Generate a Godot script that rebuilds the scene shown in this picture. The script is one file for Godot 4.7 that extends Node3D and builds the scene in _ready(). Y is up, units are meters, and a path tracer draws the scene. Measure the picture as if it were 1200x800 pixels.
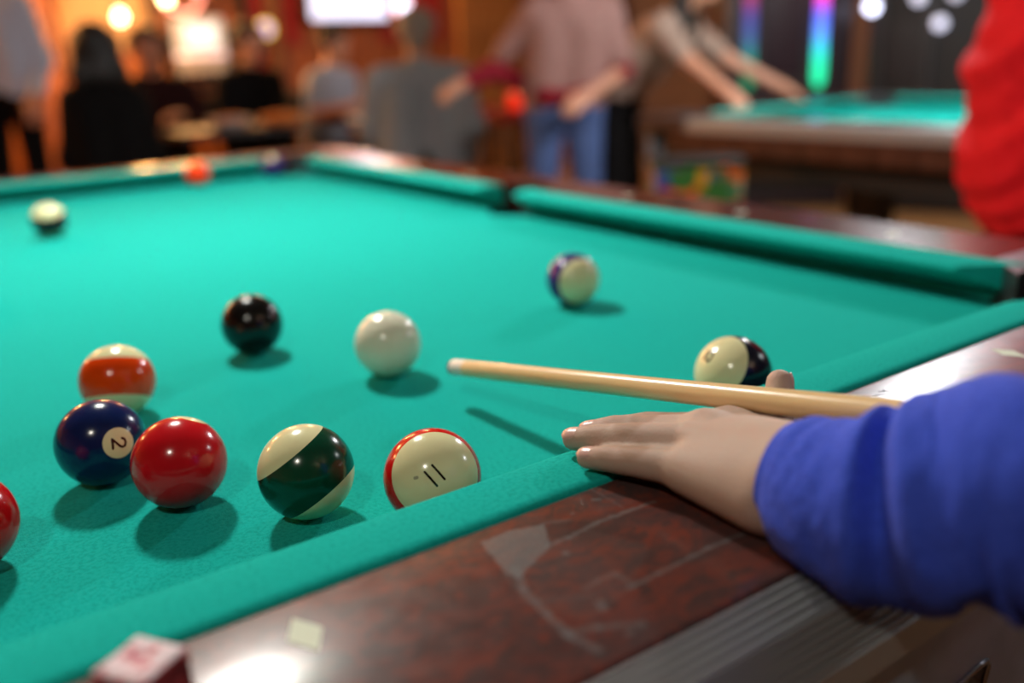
extends Node3D
# A pool hall seen low over the cloth: x runs along the near end rail, -z down the table, heights in metres above the floor.
const BED := 0.76            # height of the playing cloth
const BALL := 0.028575
const XL := -0.167           # cushion noses
const XR := 0.8726
const ZN := -0.3819
const ZF := -2.258
const CAM := Vector3(0, 1.01871, 0)

var M := {}
var used := {}
var cam_basis: Basis
var rng := RandomNumberGenerator.new()

# ------------------------------------------------------------------ top of the scene: camera, sky, exposure
func _ready() -> void:
	rng.seed = 7
	cam_basis = Basis(Vector3(0.8195393, -0.04064017, 0.57158002), Vector3(0.20256878, 0.95362281, -0.22264194), Vector3(-0.53602353, 0.29824809, 0.78976379)).orthonormalized()
	var cam := Camera3D.new()
	cam.name = "camera"
	add_child(cam)
	cam.transform = Transform3D(cam_basis, CAM)
	var lens := CameraAttributesPhysical.new()
	lens.frustum_focal_length = 31.68
	lens.frustum_near = 0.02
	lens.frustum_far = 60.0
	lens.frustum_focus_distance = 0.525
	lens.exposure_aperture = 2.4
	cam.attributes = lens
	cam.fov = rad_to_deg(2.0 * atan(400.0 / 1055.78))
	cam.near = 0.02
	cam.far = 60.0
	cam.current = true
	var we := WorldEnvironment.new()
	we.name = "surroundings"
	var env := Environment.new()
	env.background_mode = Environment.BG_COLOR
	env.background_color = Color(0, 0, 0)
	env.tonemap_mode = Environment.TONE_MAPPER_LINEAR
	env.tonemap_exposure = 1.0
	env.sdfgi_enabled = true
	env.ssao_enabled = true
	env.ssil_enabled = true
	we.environment = env
	add_child(we)
	materials()
	lamps()
	room()
	tables()
	balls()
	cue_stick()
	chalk()
	shooter()
	background()

# ------------------------------------------------------------------ light fittings
func lamps() -> void:
	# the lamp over the middle of the near table, the one over the far table, one behind the camera, one over the table to the right
	pool_lamp(Vector3(0.375, BED + 1.0, -1.52), 0.13, 1.9, Color(1.0, 0.98, 0.95), "green metal shade lamp hanging over the near pool table")
	pool_lamp(Vector3(2.75, BED + 0.98, -1.72), 0.16, 2.2, Color(0.98, 0.98, 1.0), "wide green shade lamp hanging over the second pool table")
	pool_lamp(Vector3(-0.47, BED + 1.07, 0.15), 0.09, 0.42, Color(1.0, 0.96, 0.9), "small green shade lamp hanging behind the players")
	pool_lamp(Vector3(3.0, BED + 1.05, 0.10), 0.18, 0.6, Color(0.95, 0.97, 1.0), "green metal shade lamp hanging beyond the red shirt")
	# warm wall lamps of the bar, above the picture
	for q in [[-2.2, "over the corner"], [-0.2, "left of the bare bulbs"], [1.9, "above the white sign"], [3.6, "above the television"]]:
		var o = thing("wall_lamp", "brass wall lamp with a warm glass bowl " + q[1], "lamp", Vector3(q[0], 2.25, -7.4), 0.0, "warm wall lamps")
		var st = begin()
		box(st, Vector3(-0.06, -0.08, 0.0), Vector3(0.06, 0.08, 0.02), 0.006)
		tube(st, [Vector3(0, 0, 0.02), Vector3(0, -0.03, 0.08), Vector3(0, -0.03, 0.16), Vector3(0, 0.0, 0.2)], [0.01, 0.01, 0.01, 0.012], 8)
		done(st, "bracket", M.brass, o)
		var s2 = begin()
		var pr := []
		for i in 11: pr.append([sin(PI * i / 10.0) * 0.09, 0.08 - cos(PI * i / 10.0) * 0.08])
		lathe(s2, pr, 20, Vector3(0, 0.0, 0.2))
		done(s2, "glass_bowl", M.glow_warm, o)
		omni(Vector3(q[0], 2.33, -7.2), 2.6, Color(1.0, 0.74, 0.47), 0.09)
	# up-light on the wall behind the players
	var ul = thing("up_light", "brass up-light on the wall behind the players", "lamp", Vector3(1.5, 2.2, 2.93))
	var su = begin()
	lathe(su, [[0.0, 0.0], [0.06, 0.0], [0.22, 0.12], [0.215, 0.125], [0.05, 0.02], [0.0, 0.02]], 24, Vector3(0, 0, -0.24))
	box(su, Vector3(-0.03, 0.02, -0.1), Vector3(0.03, 0.08, 0.07), 0.004)
	done(su, "bowl", M.brass, ul)
	su = begin()
	lathe(su, [[0.0, 0.025], [0.1, 0.06], [0.1, 0.075], [0.0, 0.08]], 20, Vector3(0, 0, -0.24))
	done(su, "diffuser", M.glow_soft, ul)
	area(ul, Vector3(0, 0.15, -0.24), 0.25, 8.0, Color(1.0, 0.93, 0.84))
	(ul.get_child(ul.get_child_count() - 1) as Node3D).rotation = Vector3(PI / 2, 0, 0)
	# flush ceiling light over the players
	var c = thing("ceiling_light", "round flush ceiling light over the pool tables", "ceiling light", Vector3(5.4, 2.92, -2.9))
	var s3 = begin()
	lathe(s3, [[0.0, 0.08], [0.3, 0.08], [0.3, 0.0], [0.27, 0.0]], 24, Vector3.ZERO)
	done(s3, "rim", M.dark_metal, c)
	s3 = begin()
	lathe(s3, [[0.0, -0.012], [0.16, -0.008], [0.272, 0.012], [0.272, 0.05], [0.0, 0.05]], 24, Vector3.ZERO)
	done(s3, "diffuser", M.glow_soft, c)
	area(c, Vector3(0, -0.03, 0), 0.45, 4.5, Color(1.0, 0.9, 0.78))

func area(parent: Node3D, at: Vector3, size: float, energy: float, col: Color) -> void:
	var l := AreaLight3D.new()
	l.name = "lamp_light"
	l.area_size = Vector2(size, size)
	l.light_energy = energy
	l.light_color = col
	l.shadow_enabled = true
	l.area_range = 30.0
	l.area_attenuation = 2.0
	parent.add_child(l, true)
	l.position = at
	l.rotation = Vector3(-PI / 2, 0, 0)

func pool_lamp(p: Vector3, glow: float, energy: float, col: Color, label: String) -> void:
	var o = thing("pool_lamp", label, "lamp", p, 0.0, "hanging pool table lamps")
	var R := glow * 0.5 + 0.06
	var st = begin()
	lathe(st, [[R + 0.05, 0.03], [R + 0.054, 0.036], [R * 0.85, 0.14], [0.05, 0.21], [0.045, 0.25], [0.0, 0.25]], 32, Vector3.ZERO)
	done(st, "shade", M.lamp_green, o)
	var s4 = begin()
	lathe(s4, [[R + 0.05, 0.03], [R * 0.85 - 0.004, 0.134], [0.045, 0.202], [0.0, 0.205]], 32, Vector3.ZERO)
	done(s4, "shade_lining", M.shade_inside, o)
	var s2 = begin()
	var pr := []
	for i in 13: pr.append([sin(PI * i / 12.0) * glow * 0.5, -cos(PI * i / 12.0) * glow * 0.5])
	lathe(s2, pr, 28, Vector3.ZERO)
	done(s2, "bulb", M.glow_white, o)
	var s3 = begin()
	tube(s3, [Vector3(0, 0.24, 0), Vector3(0, 2.98 - p.y, 0)], [0.006, 0.006], 8)
	done(s3, "cord", M.black, o)
	omni(p, energy, col, glow * 0.5 + 0.002)

# ------------------------------------------------------------------ nodes
func numbered(called: String) -> String:
	var n: int = used.get(called, 0)
	used[called] = n + 1
	return called if n == 0 else "%s_%03d" % [called, n]

func meta(o: Node, label := "", category := "", group := "", kind := "") -> Node:
	if label: o.set_meta("label", label)
	if category: o.set_meta("category", category)
	if group: o.set_meta("group", group)
	if kind: o.set_meta("kind", kind)
	return o

func thing(called: String, label: String, category: String, at: Vector3, turn := 0.0, group := "") -> Node3D:
	var o := Node3D.new()
	o.name = numbered(called)
	add_child(o)
	o.position = at
	o.rotation.y = turn
	meta(o, label, category, group)
	return o

func begin() -> SurfaceTool:
	var st := SurfaceTool.new()
	st.begin(Mesh.PRIMITIVE_TRIANGLES)
	return st

func done(st: SurfaceTool, called: String, m: Material, parent: Node = null, normals := true) -> MeshInstance3D:
	if normals: st.generate_normals()
	return put(st.commit(), called, m, parent)

func put(mesh: Mesh, called: String, m: Material, parent: Node = null) -> MeshInstance3D:
	var o := MeshInstance3D.new()
	o.mesh = mesh
	o.material_override = m
	if parent:
		o.name = called
		parent.add_child(o, true)
	else:
		o.name = numbered(called)
		add_child(o)
	return o

func structure(st: SurfaceTool, called: String, m: Material, parent: Node = null) -> MeshInstance3D:
	var o := done(st, called, m, parent)
	if parent == null: o.set_meta("kind", "structure")
	return o

# ------------------------------------------------------------------ shapes
func tri(st: SurfaceTool, a: Vector3, b: Vector3, c: Vector3, out: Vector3) -> void:
	if (b - a).cross(c - a).dot(out) > 0.0:
		st.add_vertex(a); st.add_vertex(c); st.add_vertex(b)
	else:
		st.add_vertex(a); st.add_vertex(b); st.add_vertex(c)

func quad(st: SurfaceTool, a: Vector3, b: Vector3, c: Vector3, d: Vector3, out: Vector3) -> void:
	tri(st, a, b, c, out)
	tri(st, a, c, d, out)

func box(st: SurfaceTool, lo: Vector3, hi: Vector3, bevel := 0.0, b := Basis(), o := Vector3.ZERO) -> void:
	# chamfered box: 6 faces, 12 edges, 8 corners
	st.set_smooth_group(-1)
	var c := (lo + hi) * 0.5
	var h := (hi - lo) * 0.5
	var k := minf(bevel, minf(h.x, minf(h.y, h.z)) * 0.9)
	var P := func(s: Vector3, axis: int) -> Vector3:
		var q := Vector3(s.x * h.x, s.y * h.y, s.z * h.z)
		for i in 3:
			if i != axis: q[i] -= s[i] * k
		return b * (c + q) + o
	for axis in 3:
		var a1 := (axis + 1) % 3
		var a2 := (axis + 2) % 3
		for sg in [-1.0, 1.0]:
			var out := Vector3.ZERO
			out[axis] = sg
			var v := []
			for e in [[-1, -1], [1, -1], [1, 1], [-1, 1]]:
				var s := Vector3.ZERO
				s[axis] = sg; s[a1] = e[0]; s[a2] = e[1]
				v.append(P.call(s, axis))
			quad(st, v[0], v[1], v[2], v[3], b * out)
	if k <= 0.0: return
	for axis in 3:
		var a1 := (axis + 1) % 3
		var a2 := (axis + 2) % 3
		for e in [[-1, -1], [1, -1], [1, 1], [-1, 1]]:
			var s0 := Vector3.ZERO
			s0[axis] = -1; s0[a1] = e[0]; s0[a2] = e[1]
			var s1 := s0
			s1[axis] = 1
			var out := Vector3.ZERO
			out[a1] = e[0]; out[a2] = e[1]
			quad(st, P.call(s0, a1), P.call(s1, a1), P.call(s1, a2), P.call(s0, a2), b * out)
	for x in [-1, 1]:
		for y in [-1, 1]:
			for z in [-1, 1]:
				var s := Vector3(x, y, z)
				tri(st, P.call(s, 0), P.call(s, 1), P.call(s, 2), b * s)

func extrude(st: SurfaceTool, poly: PackedVector2Array, y0: float, y1: float, o := Vector3.ZERO) -> void:
	# plan polygon in x, z
	st.set_smooth_group(-1)
	var idx := Geometry2D.triangulate_polygon(poly)
	for i in range(0, idx.size(), 3):
		var q := []
		for k in 3: q.append(poly[idx[i + k]])
		tri(st, Vector3(q[0].x, y1, q[0].y) + o, Vector3(q[1].x, y1, q[1].y) + o, Vector3(q[2].x, y1, q[2].y) + o, Vector3.UP)
		tri(st, Vector3(q[0].x, y0, q[0].y) + o, Vector3(q[1].x, y0, q[1].y) + o, Vector3(q[2].x, y0, q[2].y) + o, Vector3.DOWN)
	var cw := Geometry2D.is_polygon_clockwise(poly)
	for i in poly.size():
		var a := poly[i]
		var b := poly[(i + 1) % poly.size()]
		var n := Vector2(b.y - a.y, a.x - b.x) * (-1.0 if cw else 1.0)
		quad(st, Vector3(a.x, y0, a.y) + o, Vector3(b.x, y0, b.y) + o, Vector3(b.x, y1, b.y) + o, Vector3(a.x, y1, a.y) + o, Vector3(n.x, 0, n.y))

func loft(st: SurfaceTool, rings: Array, closed := true, caps := true, group := 0) -> void:
	var n: int = rings[0].size()
	for i in rings.size() - 1:
		var mid := Vector3.ZERO
		for p in rings[i]: mid += p
		for p in rings[i + 1]: mid += p
		mid /= 2.0 * n
		for j in (n if closed else n - 1):
			var k := (j + 1) % n
			st.set_smooth_group(group)
			var c: Vector3 = (rings[i][j] + rings[i][k] + rings[i + 1][j] + rings[i + 1][k]) / 4.0
			quad(st, rings[i][j], rings[i][k], rings[i + 1][k], rings[i + 1][j], c - mid)
	if caps:
		st.set_smooth_group(-1)
		for e in 2:
			var r: Array = rings[0] if e == 0 else rings[-1]
			var other: Array = rings[1] if e == 0 else rings[-2]
			var m := Vector3.ZERO
			var m2 := Vector3.ZERO
			for p in r: m += p
			for p in other: m2 += p
			for j in n: tri(st, m / n, r[j], r[(j + 1) % n], m - m2)

func lathe(st: SurfaceTool, prof: Array, seg: int, o: Vector3, b := Basis(), group := 0) -> void:
	# [radius, height] pairs; the outside is to the right of the way the profile runs upward
	for i in prof.size() - 1:
		var r0: float = prof[i][0]
		var r1: float = prof[i + 1][0]
		var y0: float = prof[i][1]
		var y1: float = prof[i + 1][1]
		st.set_smooth_group(group)
		for j in seg:
			var a0 := TAU * j / seg
			var a1 := TAU * (j + 1) / seg
			var d0 := Vector3(cos(a0), 0, sin(a0))
			var d1 := Vector3(cos(a1), 0, sin(a1))
			var dm := ((d0 + d1) * 0.5).normalized()
			var out := b * (dm * (y1 - y0) + Vector3.DOWN * (r1 - r0))
			var A := o + b * (d0 * r0 + Vector3.UP * y0)
			var B := o + b * (d1 * r0 + Vector3.UP * y0)
			var C := o + b * (d1 * r1 + Vector3.UP * y1)
			var D := o + b * (d0 * r1 + Vector3.UP * y1)
			if r0 > 0.0: tri(st, A, B, C, out)
			if r1 > 0.0: tri(st, A, C, D, out)

func tube(st: SurfaceTool, pts: Array, rad: Array, seg: int) -> void:
	var rings := []
	for i in pts.size():
		var t: Vector3 = (pts[mini(i + 1, pts.size() - 1)] - pts[maxi(i - 1, 0)]).normalized()
		var s := t.cross(Vector3.UP if absf(t.y) < 0.9 else Vector3.RIGHT).normalized()
		var u := s.cross(t)
		var r := []
		for j in seg:
			var a := TAU * j / seg
			r.append(pts[i] + (s * cos(a) + u * sin(a)) * rad[i])
		rings.append(r)
	loft(st, rings)

func circle(c: Vector2, r: float, n := 28) -> PackedVector2Array:
	var p := PackedVector2Array()
	for i in n: p.append(c + Vector2(cos(TAU * i / n), sin(TAU * i / n)) * r)
	return p

func clip(poly: PackedVector2Array, hole: PackedVector2Array) -> PackedVector2Array:
	var r := Geometry2D.clip_polygons(poly, hole)
	var best := PackedVector2Array()
	for q in r:
		if q.size() > best.size(): best = q
	return best

# ---- figures: tapered capsules joined with a smooth minimum, meshed as surface nets
func nets(bones: Array, cell: float, k: float, floor_fn = null, color_fn = null, fold_fn = null) -> ArrayMesh:
	var lo := Vector3.ONE * 1e9
	var hi := -lo
	for b in bones:
		var r: float = maxf(b[2], b[3])
		for e in 2:
			lo = lo.min(b[e] - Vector3.ONE * r)
			hi = hi.max(b[e] + Vector3.ONE * r)
	var pad := k * 0.5 + cell * 2.5
	lo -= Vector3.ONE * pad
	hi += Vector3.ONE * pad
	var nx := int(ceil((hi.x - lo.x) / cell)) + 1
	var ny := int(ceil((hi.y - lo.y) / cell)) + 1
	var nz := int(ceil((hi.z - lo.z) / cell)) + 1
	var F := PackedFloat32Array()
	F.resize(nx * ny * nz)
	F.fill(1.0)
	# bones that share a chain number join hard, so that joints do not swell; chains join smoothly
	var chains := {}
	for i in bones.size():
		var key = bones[i][4] if bones[i].size() > 4 else "single%d" % i
		if not chains.has(key): chains[key] = []
		chains[key].append(bones[i])
	for key in chains:
		var c0 := Vector3.ONE * 1e9
		var c1 := -c0
		for b in chains[key]:
			var m := Vector3.ONE * (maxf(b[2], b[3]) + pad)
			c0 = c0.min(b[0].min(b[1]) - m)
			c1 = c1.max(b[0].max(b[1]) + m)
		var p0 := ((c0 - lo) / cell).floor()
		var p1 := ((c1 - lo) / cell).ceil()
		var x0 := maxi(0, int(p0.x)); var x1 := mini(nx - 1, int(p1.x))
		var y0 := maxi(0, int(p0.y)); var y1 := mini(ny - 1, int(p1.y))
		var z0 := maxi(0, int(p0.z)); var z1 := mini(nz - 1, int(p1.z))
		var list: Array = chains[key]
		var cnt := list.size()
		var PA := PackedVector3Array()
		var PD := PackedVector3Array()
		var RA := PackedFloat32Array()
		var DR := PackedFloat32Array()
		var IL := PackedFloat32Array()
		for b in list:
			PA.append(b[0])
			PD.append(b[1] - b[0])
			RA.append(b[2])
			DR.append(b[3] - b[2])
			IL.append(1.0 / maxf((b[1] - b[0]).length_squared(), 1e-12))
		for z in range(z0, z1 + 1):
			for y in range(y0, y1 + 1):
				var row := (z * ny + y) * nx
				var q := Vector3(0, lo.y + y * cell, lo.z + z * cell)
				for x in range(x0, x1 + 1):
					q.x = lo.x + x * cell
					var d := 1.0
					for i in cnt:
						var w := q - PA[i]
						var t := clampf(w.dot(PD[i]) * IL[i], 0.0, 1.0)
						d = minf(d, (w - PD[i] * t).length() - RA[i] - DR[i] * t)
					var f := F[row + x]
					var h := k - absf(f - d)
					F[row + x] = minf(f, d) - (h * h / (4.0 * k) if h > 0.0 else 0.0)
	if floor_fn != null:
		for z in nz:
			for y in ny:
				for x in nx:
					var i := (z * ny + y) * nx + x
					if F[i] < cell * 3.0:
						F[i] = maxf(F[i], floor_fn.call(lo + Vector3(x, y, z) * cell))
	var V := PackedVector3Array()
	var id := {}
	var off := [0, 1, nx, nx + 1, nx * ny, nx * ny + 1, nx * ny + nx, nx * ny + nx + 1]
	var edges := [[0, 1], [2, 3], [4, 5], [6, 7], [0, 2], [1, 3], [4, 6], [5, 7], [0, 4], [1, 5], [2, 6], [3, 7]]
	for z in nz - 1:
		for y in ny - 1:
			var row := (z * ny + y) * nx
			for x in nx - 1:
				var i := row + x
				var f0 := F[i]
				if f0 > cell * 2.0 or f0 < -cell * 2.0: continue
				var inside := 0
				for c in 8:
					if F[i + off[c]] < 0.0: inside += 1
				if inside == 0 or inside == 8: continue
				var s := Vector3.ZERO
				var n := 0
				for e in edges:
					var fa := F[i + off[e[0]]]
					var fb := F[i + off[e[1]]]
					if (fa < 0.0) != (fb < 0.0):
						var t := fa / (fa - fb)
						var ca: int = e[0]
						var cb: int = e[1]
						var va := Vector3(ca & 1, (ca >> 1) & 1, ca >> 2)
						var vb := Vector3(cb & 1, (cb >> 1) & 1, cb >> 2)
						s += va.lerp(vb, t)
						n += 1
				id[i] = V.size()
				V.append(lo + (Vector3(x, y, z) + s / n) * cell)
	var I := PackedInt32Array()
	var step := [1, nx, nx * ny]
	for z in range(1, nz - 1):
		for y in range(1, ny - 1):
			var row := (z * ny + y) * nx
			for x in range(1, nx - 1):
				var i := row + x
				var f0 := F[i]
				if f0 > cell * 2.0 or f0 < -cell * 2.0: continue
				for ax in 3:
					var f1 := F[i + step[ax]]
					if (f0 < 0.0) == (f1 < 0.0): continue
					var u: int = step[(ax + 1) % 3]
					var w: int = step[(ax + 2) % 3]
					if not (id.has(i) and id.has(i - u) and id.has(i - w) and id.has(i - u - w)): continue
					var a: int = id[i - u - w]
					var b: int = id[i - w]
					var c: int = id[i]
					var d: int = id[i - u]
					if f0 < 0.0: I.append_array([a, c, b, a, d, c])
					else: I.append_array([a, b, c, a, c, d])
	var N := PackedVector3Array()
	for pass_ in (2 if fold_fn != null else 1):
		if pass_ == 1:
			for i in V.size(): V[i] += N[i] * fold_fn.call(V[i], N[i])
		N = PackedVector3Array()
		N.resize(V.size())
		for t in range(0, I.size(), 3):
			var n := (V[I[t + 2]] - V[I[t]]).cross(V[I[t + 1]] - V[I[t]])
			for e in 3: N[I[t + e]] += n
		for i in N.size(): N[i] = N[i].normalized()
	var A := []
	A.resize(Mesh.ARRAY_MAX)
	A[Mesh.ARRAY_VERTEX] = V
	A[Mesh.ARRAY_NORMAL] = N
	A[Mesh.ARRAY_INDEX] = I
	if color_fn != null:
		var C := PackedColorArray()
		for i in V.size(): C.append(color_fn.call(V[i], N[i]))
		A[Mesh.ARRAY_COLOR] = C
	var mesh := ArrayMesh.new()
	mesh.add_surface_from_arrays(Mesh.PRIMITIVE_TRIANGLES, A)
	return mesh

# ------------------------------------------------------------------ materials
func mat(c: Color, rough := 0.6, metal := 0.0, spec := 0.5) -> StandardMaterial3D:
	var m := StandardMaterial3D.new()
	m.albedo_color = c
	m.roughness = rough
	m.metallic = metal
	m.metallic_specular = spec
	return m

func noise_tex(freq: float, cols: Array, offs: Array, size := 512, octaves := 4, type := FastNoiseLite.TYPE_SIMPLEX_SMOOTH, warp := 0.0, sd := 1) -> NoiseTexture2D:
	var n := FastNoiseLite.new()
	n.noise_type = type
	n.frequency = freq
	n.fractal_octaves = octaves
	n.seed = sd
	if warp > 0.0:
		n.domain_warp_enabled = true
		n.domain_warp_amplitude = warp
		n.domain_warp_frequency = freq * 1.5
	var t := NoiseTexture2D.new()
	t.width = size
	t.height = size
	t.seamless = true
	t.noise = n
	var g := Gradient.new()
	g.offsets = PackedFloat32Array(offs)
	g.colors = PackedColorArray(cols)
	t.color_ramp = g
	return t

func bump_tex(freq: float, strength: float, size := 512, sd := 3) -> NoiseTexture2D:
	var n := FastNoiseLite.new()
	n.frequency = freq
	n.seed = sd
	var t := NoiseTexture2D.new()
	t.width = size
	t.height = size
	t.seamless = true
	t.noise = n
	t.as_normal_map = true
	t.bump_strength = strength
	return t

func triplanar(m: StandardMaterial3D, scale: Vector3, world := true) -> StandardMaterial3D:
	m.uv1_triplanar = true
	m.uv1_world_triplanar = world
	m.uv1_scale = scale
	return m

func glow(c: Color, e: float) -> StandardMaterial3D:
	var m := mat(Color(0.85, 0.85, 0.85), 0.4)
	m.emission_enabled = true
	m.emission = c
	m.emission_energy_multiplier = e
	return m

func glow_on(base: Color, c: Color, e: float) -> StandardMaterial3D:
	var m := glow(c, e)
	m.albedo_color = base
	return m

func cloth_of(c: Color, rough := 0.9, sd := 1) -> StandardMaterial3D:
	var m := mat(Color.WHITE, rough, 0.0, 0.25)
	m.albedo_texture = noise_tex(0.03, [c.darkened(0.12), c, c.lightened(0.05)], [0.2, 0.5, 0.8], 256, 4, FastNoiseLite.TYPE_SIMPLEX_SMOOTH, 0.0, sd)
	return triplanar(m, Vector3.ONE * 4.0)

func materials() -> void:
	# billiard cloth
	var g := Color(0.09, 0.655, 0.61)
	var m := mat(Color.WHITE, 1.0, 0.0, 0.12)
	m.albedo_texture = noise_tex(0.05, [g.darkened(0.07), g, g.lightened(0.035)], [0.25, 0.5, 0.8], 1024, 6)
	m.normal_enabled = true
	m.normal_texture = bump_tex(0.35, 3.0, 512)
	m.normal_scale = 0.35
	M.cloth = triplanar(m, Vector3.ONE * 5.0)
	# mahogany laminate
	var v := mat(Color.WHITE, 0.18, 0.0, 0.35)
	v.albedo_texture = noise_tex(0.02, [Color(0.13, 0.05, 0.04), Color(0.2, 0.075, 0.055), Color(0.33, 0.12, 0.075), Color(0.43, 0.17, 0.09)], [0.2, 0.42, 0.65, 0.9], 1024, 5, FastNoiseLite.TYPE_SIMPLEX_SMOOTH, 24.0, 5)
	v.clearcoat_enabled = true
	v.clearcoat = 0.3
	v.clearcoat_roughness = 0.12
	M.veneer = triplanar(v, Vector3(3.0, 6.0, 8.0))
	M.rail = rail_material()
	var al := mat(Color(0.66, 0.67, 0.67), 0.38, 0.55)
	M.aluminium = al
	var ap := mat(Color.WHITE, 0.45, 0.25)
	ap.albedo_texture = noise_tex(0.02, [Color(0.62, 0.68, 0.74), Color(0.68, 0.74, 0.80)], [0.3, 0.7], 256, 4)
	M.apron = triplanar(ap, Vector3.ONE * 3.0)
	M.casting = mat(Color(0.62, 0.63, 0.66), 0.25, 0.9)
	M.corner = mat(Color(0.4, 0.4, 0.42), 0.3, 0.9)
	M.black = mat(Color(0.02, 0.02, 0.021), 0.55)
	M.pocket = mat(Color(0.015, 0.015, 0.016), 0.7)
	M.sight = mat(Color(0.78, 0.82, 0.74), 0.6, 0.0, 0.25)
	M.brass = mat(Color(0.6, 0.42, 0.16), 0.35, 0.9)
	M.dark_metal = mat(Color(0.05, 0.05, 0.055), 0.4, 0.6)
	M.brown_wood = wood(Color(0.28, 0.15, 0.1), 0.35, 2)
	M.dark_wood = wood(Color(0.06, 0.045, 0.04), 0.5, 3)
	M.orange_wood = wood(Color(0.62, 0.33, 0.14), 0.45, 4)
	M.ochre_wood = wood(Color(0.62, 0.39, 0.17), 0.45, 6)
	M.lamp_green = mat(Color(0.03, 0.16, 0.08), 0.3)
	M.shade_inside = mat(Color(0.2, 0.3, 0.25), 0.7)
	M.glow_white = glow(Color(1.0, 0.97, 0.92), 14.0)
	M.glow_warm = glow(Color(1.0, 0.75, 0.45), 6.0)
	M.glow_bulb = glow(Color(1.0, 0.86, 0.6), 14.0)
	M.glow_soft = glow(Color(1.0, 0.92, 0.82), 4.0)
	M.maple = maple()
	M.ferrule = mat(Color(0.86, 0.85, 0.82), 0.35)
	M.tip = mat(Color(0.24, 0.29, 0.33), 0.9)
	var sk := mat(Color.WHITE, 0.58, 0.0, 0.3)
	sk.vertex_color_use_as_albedo = true
	sk.subsurf_scatter_enabled = true
	sk.subsurf_scatter_strength = 0.12
	sk.normal_enabled = true
	sk.normal_texture = bump_tex(0.08, 4.0, 512, 9)
	sk.normal_scale = 0.35
	M.hand_skin = triplanar(sk, Vector3.ONE * 14.0)
	M.skin = mat(Color(0.78, 0.56, 0.45), 0.5)
	M.skin_tan = mat(Color(0.68, 0.45, 0.34), 0.5)
	M.nail = mat(Color(0.78, 0.62, 0.58), 0.3)
	M.eye = mat(Color(0.06, 0.05, 0.05), 0.2)
	M.lip = mat(Color(0.6, 0.32, 0.29), 0.5)

func wood(c: Color, rough: float, sd: int) -> StandardMaterial3D:
	var m := mat(Color.WHITE, rough)
	m.albedo_texture = noise_tex(0.02, [c.darkened(0.25), c, c.lightened(0.1)], [0.25, 0.5, 0.8], 256, 4, FastNoiseLite.TYPE_SIMPLEX_SMOOTH, 10.0, sd)
	return triplanar(m, Vector3(4.0, 0.6, 4.0))

func maple() -> StandardMaterial3D:
	var m := mat(Color.WHITE, 0.28)
	var im := Image.create(64, 512, false, Image.FORMAT_RGB8)
	var n := FastNoiseLite.new()
	n.seed = 21
	n.frequency = 0.05
	for y in 512:
		for x in 64:
			var a := TAU * x / 64.0
			var k := n.get_noise_3d(cos(a) * 22.0, sin(a) * 22.0, y * 0.35) * 0.5 + 0.5
			im.set_pixel(x, y, Color(0.82, 0.69, 0.47).lerp(Color(0.93, 0.83, 0.64), k))
	m.albedo_texture = ImageTexture.create_from_image(im)
	m.clearcoat_enabled = true
	m.clearcoat = 0.5
	m.clearcoat_roughness = 0.1
	return m

func seg_dist(p: Vector2, a: Vector2, b: Vector2) -> float:
	var ab := b - a
	var t := clampf((p - a).dot(ab) / maxf(ab.length_squared(), 1e-12), 0.0, 1.0)
	return (p - a - ab * t).length()

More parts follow.
